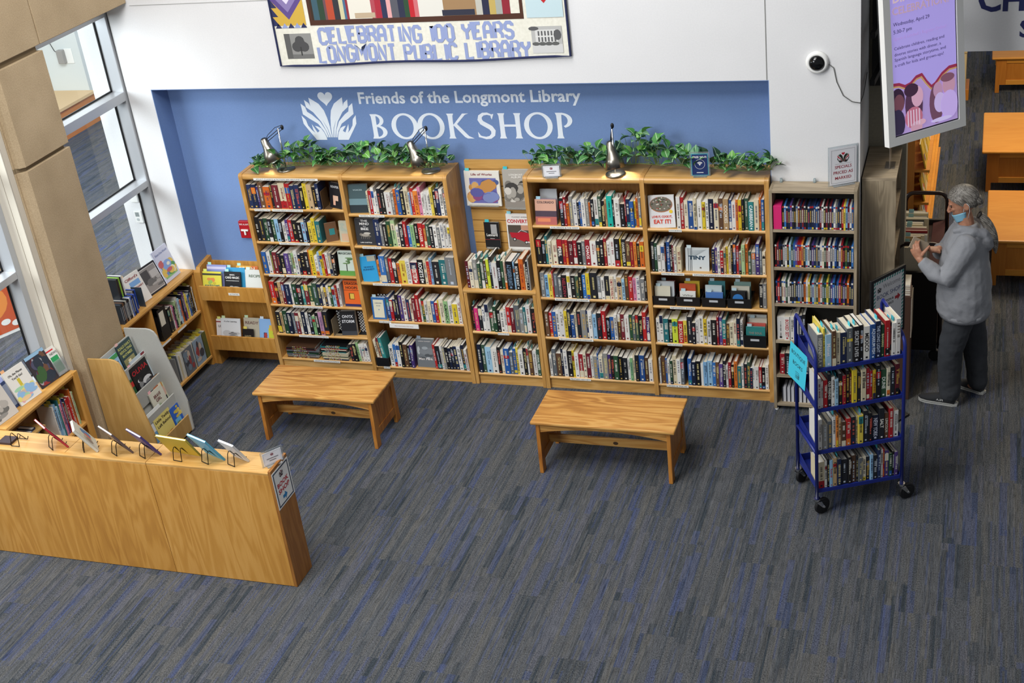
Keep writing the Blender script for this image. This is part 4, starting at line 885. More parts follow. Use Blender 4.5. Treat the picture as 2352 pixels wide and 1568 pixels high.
def shelf_book(x, y, z, w, h, d, L, rnd, label, group, hard=True, lean=0, rz=0, title=None, slip=None, cat='book', name=None, accent=None, tcol=None, local_parent=None):
    col = cm(L, rnd.randrange(3)); ink = mat(tcol, .6) if tcol else ink_for(L, rnd)
    if accent is None and rnd.random() < .34:
        a = rnd.choice('WRYKOBCNT'); z0 = rnd.choice([0, .05, .62, .7]); accent = (cm(a), z0, min(1, z0+rnd.uniform(.08, .3)))
    c, p, s = book_meshes(w, h, d, col, rnd, hard, title, ink, accent or None)
    o = c.build(name or ('hardcover_book' if hard else 'paperback_book'), origin=(0, 0, 0))
    o.location = (x, y, z); o.rotation_euler = (0, lean, rz); tag(o, label, cat, group)
    p.build('page_block', o, local=True)
    if s.v: s.build('spine_print', o, local=True)
    if slip:
        k = rnd.uniform(-.3, .3)*w; zz = h-.02
        MB().box(k-.0006, k+.0006, .03, .07, zz, h+.028, mat(slip, .8)).build('price_slip', o, local=True)
    return o
ROWN = ['top', 'second', 'third', 'fourth', 'fifth', 'bottom']
def fill(seq, x0, z, y, where, rnd, hr=(.205, .245), depth=(.13, .165), gap=.0004, lean=0, rz=0, axis='x', titles={}, slip=0, slipcol='7fd0da', hard_p=.6, group=None, x1=None, hmax=.27, first=0, k_=None):
    """books side by side along AXIS from x0; seq like 'K40 W25' gives colour and thickness in mm; where: text for the labels"""
    toks = seq.split(); ws = [int(t[1:])/1000 for t in toks]; k = k_ or 1.0
    if x1: k = (x1-x0)/sum(ws)
    x = x0; n = first
    for t, w in zip(toks, ws):
        w *= k; L = t[0]; hard = rnd.random() < hard_p
        h = min(hmax, rnd.uniform(*hr)*(1 if hard else .92)); d = min(rnd.uniform(*depth), h*.72)
        lbl = f"{CNAME[L]} {'hardcover' if hard else 'paperback'}, {nth(n)} from left, {where}"
        ww = w-gap
        ti = titles.get(n)
        kw = dict(title=ti[0] if ti else None, tcol=ti[1] if ti and len(ti) > 1 else None)
        if ti: kw['accent'] = False if len(ti) < 3 else (mat(ti[2], .5), ti[3], ti[4])
        yy = y + rnd.uniform(0, .012)
        xc = x+w/2
        pos = (xc, yy, z) if axis == 'x' else (-yy, xc, z)
        if lean: pos = (pos[0] - math.sin(lean)*0, pos[1], z + math.sin(abs(lean))*ww/2)
        shelf_book(*pos, ww, h, d, L, rnd, lbl, group or 'books on the ' + where, hard, lean*rnd.uniform(.6, 1) if lean else 0, rz, slip=(slipcol if rnd.random() < slip else None), **kw)
        x += w; n += 1
    return x
rb = random.Random(23)
WA, WB_, WC_, WD_ = 'left bay, left bookcase', 'right bay, left bookcase', 'left bay, right bookcase', 'right bay, right bookcase'
def wh(i, bay): return f"{ROWN[i]} shelf, {bay}"
# ---- left bookcase, left bay
fill('N40 N45 P18 n48 O62 K22 M58 C62 R46 N40 N48 K30 Y38 t48 K34 N30', .046, ZA1[0], .010, wh(0, WA), rb, (.205, .235), x1=.72)
fill('K35 K45 g40 K35 g30 b40 K28 W30 P25 R38 K45 K40 b35 N25 Y34 Y34 T45', .046, ZA1[1], .010, wh(1, WA), rb, (.195, .232), x1=.665)
fill('B55 W50 g25 M55 K40 K45 P55 G35 e35 W45 N30 K50 K50 O20 Y50 W40 b30 Y35 R25 W35 G40 K40', .044, ZA1[2], .010, wh(2, WA), rb, (.19, .235), x1=.745)
fill('R60 K35 t40 M35 N60 W25 g50 K50 T30 M50 g50 g50 N40 C30 N30 W30 g30 b35 R25 W30', .05, ZA1[3], .010, wh(3, WA), rb, (.195, .235), x1=.735)
fill('K50 t35 g50 N50 G40 M45 C30 N45 W35 K45 e35 K40 p45 K55', .05, ZA1[4], .010, wh(4, WA), rb, (.195, .235), x1=.56)
fill('K34 K40 e26 W30 W30 W30', .725, ZA1[5], .010, wh(5, WA), rb, (.17, .20), x1=.905, lean=-.10)
# ---- left bookcase, right bay
fill('C20 R35 W35 W30 K40 K45 W70 G30 O30 B45 K40 C50 b20 R35 O50 p35 W30 W40 W30 Y30 K30 N40 W40 G25', 1.145, ZA2[0], .010, wh(0, WB_), rb, (.20, .245), x1=1.84, slip=.1)
fill('N60 G30 K40 g40 e45 C35 K45 R35 B35 e40 K35 R45 R30 g35 K40 W35 G30 W40 W30 W30', 1.16, ZA2[1], .010, wh(1, WB_), rb, (.20, .24), x1=1.84, titles={11: ('CHASER', 'e8dcd0')})
fill('O25 B60 G30 R40 K40 O30 Y60 W45 R70 K60 C30 R30 b25 K70 T65 G90', 1.13, ZA2[2], .010, wh(2, WB_), rb, (.20, .255), x1=1.835, titles={8: ("WEBSTER'S", 'f0ece0', '1d2744', .7, 1.0), 9: ('ROGETS II', 'f0f0ec'), 7: ('LAROUSSE', '7a7a7a')})
fill('B35 R35 N30 K35 P40 W40 N40 C30 M40 R40 W20 g35 W35 C40 B35 R35 Y20 C50 e45 W45 Y55 W40', 1.155, ZA2[3], .010, wh(3, WB_), rb, (.20, .255), x1=1.835, titles={18: ('ALMANAC', '1b1b1f')})
fill('C25 M25 T38', .985, ZA2[4]+.02, .012, wh(4, WB_), rb, (.24, .26), x1=1.07, lean=-.14)
fill('W45 B30 W45 K35 n45 K25 P35', 1.10, ZA2[4], .006, wh(4, WB_), rb, (.20, .25), x1=1.33, first=3, titles={0+3: ('MOZART', '33333a')})
fill('R25 K50 W25 G25 K30 N30 K30 N40 W40 N30 W30', 1.52, ZA2[4], .010, wh(4, WB_), rb, (.22, .25), x1=1.835, first=11, lean=-.06)
# ---- centre unit
WM = 'narrow centre unit'
fill('M45 C55 G60 g40 g45 n35 x40 K35 W70 K50 g35 C35 K90 b25 K55 O65 C20 K35 G20', 1.925, .910, .012, 'upper shelf, '+WM, rb, (.235, .285), (.19, .22), x1=2.48, slip=.5, hmax=.30, hard_p=.9, titles={6: ('BEES', '3a3a10'), 9: ('BASEBALL', 'd0d4dc'), 12: ('A-Z GARDEN PLANTS', '6a86a0'), 14: ('BOY IN THE BOAT', 'e4e4e0'), 10: ('BIRDS', 'd4d8c8')})
fill('K25 H45 K45 W35 W45 g45 g40 K35 W50 W25 R45 M40 G60 G45 T30 W50 K50', 1.925, ZB[0], .012, 'middle shelf, '+WM, rb, (.20, .27), x1=2.48, slip=.3, hard_p=.9)
fill('N50 g45 b75 W75 K40 C40 B70 G45 B40 Y30 W60 K40 W25 n50 W50 g40', 1.925, ZB[1], .012, 'bottom shelf, '+WM, rb, (.22, .27), x1=2.48, slip=.25, hard_p=.9, titles={15: ('CORAL REEFS', 'e0e4dc')})
# ---- right bookcase, left bay
fill('K45 R30 O30 G40 W45 K25 B25 W45 G35 O20 K35 W45 g35 K35 t25 q60 K20 W60 K50 R15 N40 B45 Y20 O25 G30', 2.79, ZC[0], .010, wh(0, WC_), rb, (.205, .255), x1=3.44, slip=.5, slipcol='dfe3e2')
fill('K60 K40 T30 C45 C60 K60 R35 R30 M55 R45 K55 G40 R55 W70 K40 K40 R35 W40 W45 K60 Y20 K45 n50 R35 O35 K30 O50', 2.562, ZC[1], .010, wh(1, WC_), rb, (.21, .245), x1=3.44, titles={5: ('PERIL', 'f2eee6', 'a82026', .66, 1.0), 12: ('CHAOS', 'f4f0ea'), 21: ('DANIEL BAKER', 'd8d2c2')})
fill('G45 b40 Y40 R15 G45 G35 K55 W40 K50 g35 K35 B40 Y40 K75 G40 W35 K50 C45 W30 t50 b30 n40 R40 p35 W40 G45 K20', 2.562, ZC[2], .010, wh(2, WC_), rb, (.195, .235), x1=3.44, titles={6: ('NELSON', '9a3040'), 17: ('COME FLY THE WORLD', 'a02a34')})
fill('n45 R35 B45 W35 W55 Y35 N35 B40 C25 K45 G60 N20 W45 b45 K50 R50 K40 B45 W35 n35 M40 W50 g35 G30 g35 K40 R40 P35', 2.562, ZC[3], .010, wh(3, WC_), rb, (.215, .26), x1=3.44, titles={18: ('WORLD HISTORY', '33302c')})
fill('W30 G45 n55 N25 W45 K55 Y25 W45 R50 C35 M45 W30 G45 B15 C45 G55 P30 K35 g50 K45 K50 W30 e30 C25 K40 B60 n40 W45', 2.562, ZC[4], .010, wh(4, WC_), rb, (.215, .26), x1=3.44)
# ---- right bookcase, right bay
fill('W50 R40 C50 B65 C45 W60 Y40 W40 N60 C60 n55 t65 B35 W50 O30 Y40 K30 g50 T65 C60 O25 B35', 3.715, ZD[0], .010, wh(0, WD_), rb, (.235, .27), x1=4.375, titles={11: ('COOKIES', 'e8e0d0'), 18: ('CARIBBEAN', 'e8f0f0')})
fill('K40 g40 W45 W50 K20 B45 K30 M20 W35 C60', 3.495, ZD[1], .010, wh(1, WD_), rb, (.22, .26), x1=3.73, titles={2: ('BIBLE', '1b1b1f')})
fill('N45 P40 W40 R45 t35 Y30 C40 K25 N45 R35 G40 e50 O40 g45 G60 P55 G35 C45', 3.965, ZD[1], .010, wh(1, WD_), rb, (.19, .265), x1=4.375, first=11)
fill('K35 G35', 4.315, ZD[2], .03, wh(2, WD_), rb, (.18, .22), x1=4.375)
fill('W35 W40 T55 K40 x60 R55 Y40 K55 K35 W35 W50 Y35 W45 K60 R20 P35 T40 n35 C40 C35 N35 W30', 3.495, ZD[3], .010, wh(3, WD_), rb, (.205, .25), x1=4.185, titles={5: ('SCROLLS', 'e0d4c4')})
fill('W20 n50 B20 W30 g30 C45 W45 G40', 3.495, ZD[4], .010, wh(4, WD_), rb, (.21, .26), x1=3.70)
fill('B40 N45 K50 W30 b40 b55 B35 n35 P40 K30 W25 R30 K30 O35 T40 W25 K35 g30 N25 W20 W45 R30 K35 W35', 3.728, ZD[4], .010, wh(4, WD_), rb, (.20, .25), x1=4.375, first=8, titles={12-1: ('IRELAND', 'e8e4da')})
# ---- blue cart (books stand in the cart's own direction)
CA = math.radians(26.35)
def cart_fill(seq, z, row, hr, titles={}, slip=.3, x0=-.285, x1=.28, hmax=.3):
    toks = seq.split(); ws = [int(t[1:])/1000 for t in toks]; k = (x1-x0)/sum(ws); x = x0
    for n, (t, w) in enumerate(zip(toks, ws)):
        w *= k; L = t[0]; xc = x+w/2; yl = -HY+.012+rb.uniform(0, .012)
        p = Matrix.Translation((5.104, -1.14, 0)) @ RZ(CA) @ Vector((xc, yl, z+.001)); h = min(hmax, rb.uniform(*hr)); ti = titles.get(n)
        kw = dict(title=ti[0], tcol=ti[1], accent=False) if ti else {}
        shelf_book(p.x, p.y, p.z, w-.0006, h, min(.2, h*.72), L, rb, f"{CNAME[L]} book, {nth(n)} from left, {row} shelf of the blue cart", f'books on the {row} shelf of the blue cart', True, 0, CA, slip=('4fc4d4' if rb.random() < slip else None), **kw)
        x += w
cart_fill('G44 Y16 b46 n32 C34 N46 G46 K46 K30 W48 B40 N40 g28 R40 K12 W30 W36', CZ[0], 'top', (.225, .285), {0: ('HISPANIOLA', 'd8d4c4'), 2: ('Monet', 'e8ecf0'), 9: ('MEXICO', '1b1b1f'), 10: ('AQUARIUM FISH', 'd8e4f4'), 11: ('THE LONG LIGHT', 'b8c4d8'), 12: ('BAHAMAS', 'd8d8a0'), 7: ('SECRET LIVES', 'd0d0d0')}, .5)
cart_fill('W30 W20 R36 K34 W30 b30 K36 R30 K30 M20 Y44 K34 C46 R30 R24 Y30 K44 g50 C34 K40 M40', CZ[1], 'second', (.20, .25), {17: ('DUNE', 'e0e8dc'), 3: ('OLD FRIENDS', 'd8d4c8')}, .25)
cart_fill('W40 G50 G44 W30 O24 t24 n44 R44 K44 C20 Y48 K48 K34 N64 K50 n40 R40 W50', CZ[2], 'third', (.19, .25), {14: ('SALT', 'f0ece4'), 15: ('LINCOLN', 'd8d4c8'), 13: ('NEW YORK', 'c4c8d8')}, .2)
cart_fill('C60 W24 K20 b30 t40 N40 K60 K34 n44 K20 G40 C34 K34 b30 K40 N30 W24 R14 P40 g30 K20 P34', CZ[3], 'bottom', (.18, .23), {3: ('Route 66', 'b02a34')}, .1)
# ---- left window units: spines face +x, run along y
def fillY(seq, y0, y1, x, z, where, hr, hmax=.3, slip=0, titles={}, d=(.14, .17)):
    toks = seq.split(); ws = [int(t[1:])/1000 for t in toks]; k = (y1-y0)/sum(ws); y = y0
    for n, (t, w) in enumerate(zip(toks, ws)):
        w *= k; L = t[0]; h = min(hmax, rb.uniform(*hr))
        shelf_book(x-rb.uniform(0, .012), y+w/2, z, w-.0004, h, rb.uniform(*d), L, rb, f"{CNAME[L]} book, {nth(n)} from left, {where}", 'books on the ' + where, rb.random() < .5, 0, PI/2, slip=('d8d05a' if rb.random() < slip else None), name='picture_book')
        y += w
fillY('K30 K26 W16 p20 K22 e24 W28 b26 O24 N18 R16 P20 Y18 W16 B22 g16 N26 K24 W14', -.40, .035, -.742, .566, 'upper shelf of the low window bookcase in the corner', (.20, .27), .29, .3)
fillY('W24 b40 b36 T16 p34 Y14 P22 R20 g16 N18 R44 R30 W14 W12 O30 C16 e16', -2.06, -1.80, -.752, .501, 'shelf of the low window bookcase near the rack', (.25, .33), .36, .4)
fillY('T20 g22 B24 N26 b24', -2.40, -2.22, -.78, .501, 'shelf box of the low window bookcase near the counter', (.22, .26), .27)
# pale box that holds the last few
t = thing('book_box', 'pale open wooden box of books on the shelf behind the counter', 'box', (-.85, -2.31, .501))
for y in (-2.425, -2.205): MB().box(-.935, -.745, y, y+.012, .501, .72, M_PALE_OAK).build('side_board', t)
MB().box(-.935, -.745, -2.425, -2.193, .72, .732, M_PALE_OAK).build('top_board', t)
# comics in bags along the foot of the corner unit
ri = random.Random(5)
for i in range(26):
    y = -.50+.0235*i; h = ri.uniform(.235, .262)
    if i in (9, 16): continue
    L = ri.choice('CWYCWGC'); a = MB().box(-.745-.17, -.745, y, y+.007, .101, .101+h, cm(L, i), None)
    o = tag(a.build('comic_book', origin=(-.83, y, .101)), f'bagged comic with yellow slip, {nth(i)} from left, foot of corner bookcase', 'comic', 'bagged comics on the bottom shelf')
    MB().box(-.82, -.78, y+.0005, y+.0065, .101+h, .101+h+.018, mat('d9cf5e', .8)).build('price_slip', o)
# ================================================================== discs
rd = random.Random(31)
def disc_row(z, n, row, first_pink=False):
    x = 4.462; i = 0
    if first_pink:
        t = tag(MB().box(4.460, 4.520, -.095, .03, z, z+.185, mat('d5286e', .5)).build('disc_box', bevel=.002), 'hot pink boxed set at the left end of the top disc shelf', 'box'); x = 4.523
    wd = (5.030-x)/n
    for i in range(n):
        L = rd.choice('KKKNNWWBRMbGYKKNWOgPC'); w = wd-.0006; h = .188 + rd.uniform(-.004, .004)
        c = MB().box(-w/2, w/2, 0, .132, 0, h, cm(L, i)); s = MB(); z1 = .16; ink = ink_for(L, rd)
        o = c.build('disc_case', origin=(0, 0, 0)); o.location = (x+wd/2, -.092+rd.uniform(0, .004), z+.0005)
        tag(o, f"{CNAME[L]} disc case, {nth(i)} from left, {row} shelf of narrow ash bookcase", 'disc case', f'discs on the {row} shelf')
        zz = h*rd.uniform(.7, .86)
        while zz > h*.3: s.quad((-w*.28, -.0006, zz), (w*.28, -.0006, zz), (w*.28, -.0006, zz-.004), (-w*.28, -.0006, zz-.004), ink); zz -= .0066
        s.quad((-w/2+.001, -.0005, .004), (w/2-.001, -.0005, .004), (w/2-.001, -.0005, .018), (-w/2+.001, -.0005, .018), cm(rd.choice('WRBNKY')))
        s.quad((-w/2+.001, -.0005, h-.02), (w/2-.001, -.0005, h-.02), (w/2-.001, -.0005, h-.006), (-w/2+.001, -.0005, h-.006), cm(rd.choice('WWBNRK')))
        s.build('spine_print', o, local=True); x += wd
disc_row(ZDV[0], 36, 'top', True); disc_row(ZDV[1], 38, 'second'); disc_row(ZDV[2], 38, 'third')
fill('W52 W40 W30 W30 N26 K24', 4.465, ZDV[3], -.092, 'fourth shelf, narrow ash bookcase', rb, (.20, .225), (.12, .14), x1=4.68, titles={1: ('BOXED SET', 'b02a34')})
fill('R34 K40 K36 K30 N30 G26', 4.480, ZDV[4], -.092, 'fifth shelf, narrow ash bookcase', rb, (.17, .2), (.12, .14), x1=4.70)
for i in range(22):
    o = MB().box(-.0047, .0047, 0, .13, 0, .125, mat('c8c8cc', .25) if i % 3 else mat('3a3a40', .25)).build('disc_case', origin=(0, 0, 0)); o.location = (4.495+.0102*i, -.07, ZDV[5]+.0005)
    tag(o, f'slim clear disc case, {nth(i)} from left, bottom of narrow ash bookcase', 'disc case', 'slim disc cases on the bottom shelf')
# ================================================================== face-out books
def face_book(label, base, w, h, t_, hexc, rz=0, tilt=.2, roll=0, art=None, slip=None, name='display_book', group=None, hard=True, paper=None):
    """leans back on its foot; cover faces -y before rz turns it"""
    t = thing(name, label, 'book', base, group); t.rotation_euler = (RZ(rz) @ RX(-tilt) @ RY(roll)).to_euler()
    o = .003 if hard else .0006
    c = MB(); c.box(-w/2, w/2, 0, .0022, 0, h, mat(hexc, .4)).box(-w/2, w/2, t_-.0022, t_, 0, h, mat(hexc, .4)).box(-w/2, -w/2+.002, 0, t_, 0, h, mat(hexc, .4))
    c.build('cover', t, local=True)
    MB().box(-w/2+.002, w/2-o, .0022, t_-.0022, o, h-o, M_PAGE2).build('page_block', t, local=True)
    if art:
        a = MB(); art(a, TR(-w/2, -.0006, 0) @ FRONT, w, h); a.build('cover_print', t, local=True)
    if slip: MB().box(-w/2+.01, -w/2+.045, t_*.4, t_*.4+.001, h-.02, h+.022, mat(slip, .8)).build('price_slip', t, local=True)
    return t
def lines(a, M, w, rows, col, bold=.02, z=.0004):
    for s_, y, hh, ww in rows: a.text(s_, w/2, y, hh, mat(col, .6), M, w=ww, align='c', bold=bold, z=z)
def blobs(a, M, w, h, cols, n, rnd, y0=0, y1=1, z=.0003, s=(.08, .25)):
    for i in range(n):
        rx = w*rnd.uniform(*s); ry = h*(y1-y0)*rnd.uniform(*s); cx = rnd.uniform(rx, max(rx, w-rx)); cy = rnd.uniform(h*y0+ry, max(h*y0+ry, h*y1-ry))
        a.disc(cx, cy, rx, ry, mat(rnd.choice(cols), .5), M, 10, z+.00003*i)
rf = random.Random(77)
def A_(rows, col, panels=(), bl=None, bold=.02):
    def art(a, M, w, h):
        for x0, x1, y0, y1, hx in panels: a.rect(w*x0, w*x1, h*y0, h*y1, mat(hx, .5), M, .0002)
        if bl: blobs(a, M, w, h, bl[0], bl[1], rf, bl[2], bl[3])
        for s_, y, hh, ww in rows: a.text(s_, w/2, h*y, h*hh, mat(col, .6), M, w=w*ww, align='c', bold=bold, z=.0012)
    return art
face_book('dark novel leaning face out at the right end of the top shelf, left bay', (.835, .045, ZA1[0]), .135, .215, .03, '1e1d22', rz=-.35, tilt=.16, art=A_([('REAPER', .80, .09, .7)], 'cfd2d6', [(.3, .5, .12, .5, 'd8a890'), (.35, .75, .3, .5, 'd8b49c')]))
face_book('brown cover book with teal panel face out on second shelf, left bay', (.745, .05, ZA1[1]), .10, .165, .02, '6a4c34', rz=.5, tilt=.14, art=A_([], 'ffffff', [(.35, .8, .35, .68, '2f7f80')]))
face_book('pale patterned book face out against the divider, second shelf, left bay', (.865, .05, ZA1[1]), .10, .18, .02, 'b8b6a0', tilt=.12, art=A_([], 'ffffff', [(.2, .9, .05, .4, 'c9a98c')], (['a8b0a0', 'c8c4ae'], 5, .4, 1)))
face_book('pale green MAGICIAN book with tree face out on third shelf, left bay', (.835, .03, ZA1[2]), .145, .22, .025, 'c4d2c8', tilt=.12, art=A_([('MAGICIAN', .86, .09, .86)], '2c3a34', [(.0, 1, .0, .2, '5f9a4a'), (.48, .54, .18, .5, '2e3428')], (['6a8a5a', '54744a'], 6, .45, .75)))
face_book('bright orange DRAGON HOOPS book face out on fourth shelf, left bay', (.835, .03, ZA1[3]), .155, .235, .02, 'e0672a', tilt=.12, art=A_([('DRAGON', .84, .1, .8), ('HOOPS', .68, .1, .7)], '2a1c18', [(.0, 1, .62, .64, '8a3a1a'), (.0, 1, 0, .1, '2c2a5e'), (.3, .62, .28, .52, '5a3a1c'), (.36, .6, .3, .5, 'd8b44a')]))
face_book('black ONYX STORM book face out on fifth shelf, left bay', (.74, .04, ZA1[4]), .14, .225, .045, '26272b', rz=.12, tilt=.12, art=A_([('ONYX', .72, .12, .72), ('STORM', .52, .12, .8)], 'e4e6ea', [(0, 1, 0, .18, '3a4048')]))
face_book('teal grey landscape book face out at the left end of the top shelf, right bay', (1.05, .04, ZA2[0]), .165, .24, .03, '41575c', rz=.08, tilt=.16, art=A_([('VOICES', .78, .05, .5)], 'a8bcc0', [(0, 1, 0, .28, '1d2a30'), (0, 1, .28, .5, '6a8890')]))
def art_bee(a, M, w, h):
    for s_, y, hh, ww in (('THE', .88, .075, .36), ('MIND', .76, .09, .5), ('OF A', .69, .035, .14), ('BEE', .57, .09, .4), ('LARS CHITTKA', .08, .04, .6)): a.text(s_, w/2, h*y, h*hh, mat('e4e4e2', .6), M, w=w*ww, align='c', bold=.02, z=.0008)
    for cx, cy, rx, ry, c_ in ((.5, .38, .22, .06, '9a948a'), (.28, .40, .09, .05, '7c766c'), (.6, .45, .18, .04, 'b8b4aa'), (.72, .34, .08, .03, '6a655c')): a.disc(w*cx, h*cy, w*rx, h*ry, mat(c_, .6), M, 14, .0004+cx*.0002)
    for i in range(5): a.stroke([(w*(.3+.09*i), h*.35), (w*(.27+.1*i), h*.24)], .003, mat('8a8478', .6), M, z=.0004)
face_book('charcoal THE MIND OF A BEE book face out on second shelf, right bay', (1.065, .03, ZA2[1]), .175, .232, .028, '34363a', tilt=.10, art=art_bee)
face_book('sky blue book leaning face out on third shelf, right bay', (1.05, .03, ZA2[2]), .150, .225, .03, '2f9ad2', roll=-.12, tilt=.14, slip='9cc4d0', art=A_([('THE WORLDS', .55, .06, .6), ('FUNNIEST', .45, .07, .7)], '174a78', [(.5, 1, .8, 1, 'a8a898')]))
face_book('blue book with cream panel face out on fourth shelf, right bay', (1.065, .03, ZA2[3]), .13, .20, .03, '2c66a8', tilt=.10, slip='b0c8d0', art=A_([('COMMON BIRDS', .72, .05, .5), ('BOOK', .6, .05, .3)], '7a8090', [(.13, .87, .08, .9, 'd8d4bc'), (.47, .53, .42, .47, '4a6aa0')]))
face_book('silver grey portrait book face out on bottom shelf, right bay', (1.43, .03, ZA2[4]), .165, .265, .03, '6f7478', tilt=.12, slip='8a94a0', art=A_([('LINDA SUNSET', .90, .03, .7), ('Max Perk', .26, .08, .8)], 'e0d8d4', [], (['9aa0a4', '505458', 'b4b8ba', '7c8084'], 9, .25, .85)))
for (nm, x, z, hx) in (('brown', .735, ZA1[0], '5c4630'), ('tan', .60, ZA1[4], '8a7a60')):
    t = thing('bookend', f'{nm} arched metal bookend on the {"top" if nm == "brown" else "fifth"} shelf, left bay of the left bookcase', 'bookend', (x, .08, z))
    MB().box(x-.002, x+.002, .01, .13, z, z+.16, mat(hx, .4)).build('upright_plate', t, bevel=.001); MB().box(x, x+.07, .02, .12, z, z+.002, mat(hx, .4)).build('foot_plate', t)
for x, z, lb in ((.655, ZA1[4], 'left of the ONYX STORM book on the fifth shelf'), (.86, ZA1[4], 'right of the ONYX STORM book on the fifth shelf'), (1.085, ZA2[3], 'behind the blue and cream book on the fourth shelf')):
    t = thing('checkered_stand', 'black and white checkered bookend '+lb, 'bookend', (x, .12, z)); a = MB().box(x-.05, x+.05, .118, .121, z, z+.20, M_BLACK); m = TR(x-.05, .1174, z) @ FRONT
    for i in range(7):
        for j in range(14):
            if (i+j) % 2: a.rect(.0142*i, .0142*i+.0142, .0142*j, .0142*j+.0142, mat('c8c8c6', .5), m)
    a.build('upright_plate', t); MB().box(x-.05, x+.05, .06, .121, z, z+.002, M_BLACK).build('foot_plate', t)
t = thing('book_holder', 'black box holder at the left end of the bottom shelf, right bay', 'box', (1.03, .04, ZA2[4]))
MB().box(.968, 1.088, .004, .10, ZA2[4], ZA2[4]+.012, M_BLACK).build('tray', t); MB().box(.968, 1.088, .002, .006, ZA2[4], ZA2[4]+.085, M_BLACK).build('front_plate', t, bevel=.002)
for y in (.97, 1.084): MB().box(y, y+.004, .006, .10, ZA2[4]+.012, ZA2[4]+.08, M_BLACK).build('side_plate', t)
# flat stacks of graphic novels on the bottom left shelf
def stack(x0, x1, y0, z, n, label, th, rnd, w=.26, d=.19, cols='GKWGgKMnC'):
    zz = z
    for i in range(n):
        tt = rnd.uniform(*th); dx = rnd.uniform(-.012, .012); dy = rnd.uniform(0, .012); L = rnd.choice(cols); ww = (x1-x0)*rnd.uniform(.88, 1)
        c = MB().box(-ww/2, ww/2, 0, d, 0, .0012, cm(L, i)).box(-ww/2, ww/2, 0, d, tt-.0012, tt, cm(L, i)).box(-ww/2, ww/2, 0, .0012, 0, tt, cm(L, i))
        o = c.build('paperback_book', origin=(0, 0, 0)); o.location = ((x0+x1)/2+dx, y0+dy, zz+.0004)
        tag(o, f'{CNAME[L]} {label}, {nth(i)} from the bottom', 'book', label); zz += tt+.0006
        MB().box(-ww/2+.0015, ww/2-.0005, .0014, d-.001, .0014, tt-.0014, M_PAGE2).build('page_block', o, local=True)
        s = MB(); q = -ww*.3
        while q < ww*.2: s.quad((q, -.0004, tt*.25), (q+.006, -.0004, tt*.25), (q+.006, -.0004, tt*.75), (q, -.0004, tt*.75), mat(rnd.choice(['d8d4c8', '9a2a34', 'c8b85a']), .6)); q += .0095
        s.build('spine_print', o, local=True)
rs = random.Random(3)
stack(.075, .395, .018, ZA1[5], 9, 'graphic novel lying flat in the wide stack', (.008, .015), rs)
stack(.43, .70, .012, ZA1[5], 13, 'book lying flat in the stack next to the leaning ones', (.008, .014), rs, cols='KTMWCgNPRC')
# black baskets of small books
def basket(x, y, z, w, d, h, label, cols, rnd):
    t = thing('book_basket', 'black plastic basket of small books, '+label, 'basket', (x, y+d/2, z), 'black baskets of gift books')
    b = MB(); e = .004
    for (x0, x1, y0, y1) in ((-w/2, w/2, 0, e), (-w/2, w/2, d-e, d), (-w/2, -w/2+e, e, d-e), (w/2-e, w/2, e, d-e)): b.box(x+x0, x+x1, y+y0, y+y1, z+.001, z+h, M_BLACK)
    b.box(x-w/2+e, x+w/2-e, y+e, y+d-e, z+.001, z+.005, M_BLACK); b.build('basket_body', t, bevel=.0015)
    b = MB(); b.box(x-w/2-.004, x+w/2+.004, y-.004, y+.001, z+h-.010, z+h, M_BLACK).box(x-w/2-.004, x+w/2+.004, y+d-.001, y+d+.004, z+h-.010, z+h, M_BLACK).build('basket_rim', t)
    MB().box(x-.034, x+.034, y-.0015, y-.0005, z+h*.55, z+h*.55+.018, mat('b9bcc0', .5)).build('label_plate', t, bevel=.0004)
    for i, (hx, bw, bh, by) in enumerate(cols):
        face_book(f'small {hx[1]} gift book, {nth(i)} from front, {label}', (x+hx[2], y+by, z+.006), bw, bh, .014, hx[0], tilt=.10, slip='b8d0d8' if i % 2 == 0 else None, name='gift_book', group='gift books in the baskets', art=A_([(hx[3], .6, .12, .7)] if len(hx) > 3 else [], '8a8a80'))
rr = random.Random(9)
basket(3.565, .018, ZD[2], .185, .15, .080, 'leftmost basket on the third shelf', [(('d4d0bc', 'cream', -.01), .125, .14, .03), (('c4cacd', 'grey', .01), .14, .17, .055), (('7a2a2a', 'maroon', .02), .12, .16, .09)], rr)
basket(3.765, .018, ZD[2], .185, .15, .080, 'second basket on the third shelf', [(('dcdcd6', 'white', -.01, 'Why'), .125, .105, .03), (('b8502e', 'brick red', -.015), .13, .155, .055), (('d8b83a', 'yellow', .015), .12, .165, .085)], rr)
basket(3.965, .018, ZD[2], .185, .15, .080, 'third basket on the third shelf', [(('4a72b0', 'blue', 0), .135, .105, .03), (('c2cfd0', 'pale grey', -.01), .13, .15, .055), (('4a8a90', 'teal', .01), .13, .17, .09)], rr)
def art_moon(a, M, w, h): a.disc(w*.5, h*.45, w*.36, w*.36, mat('2f6fb0', .5), M, 20, .0004)
basket(4.165, .018, ZD[2], .185, .15, .080, 'fourth basket on the third shelf', [(('1c1d20', 'black', -.01), .125, .125, .03), (('c8c4b4', 'cream', .0), .14, .15, .055), (('8aa8a0', 'green', .01), .13, .17, .09)], rr)
face_book('blue disc panel book face out in the fourth basket', (4.152, .034, ZD[2]+.02), .115, .112, .006, '1c1d20', tilt=.10, art=art_moon, name='gift_book')
basket(4.278, .004, ZD[3], .175, .17, .105, 'basket at the right end of the fourth shelf', [(('2f7a78', 'teal', 0, 'THE SOUL'), .15, .155, .03), (('c4584e', 'red', .0), .145, .17, .06), (('d8d4c4', 'cream', .01), .14, .20, .085), (('c8ccc8', 'grey', .0), .15, .215, .11)], rr)
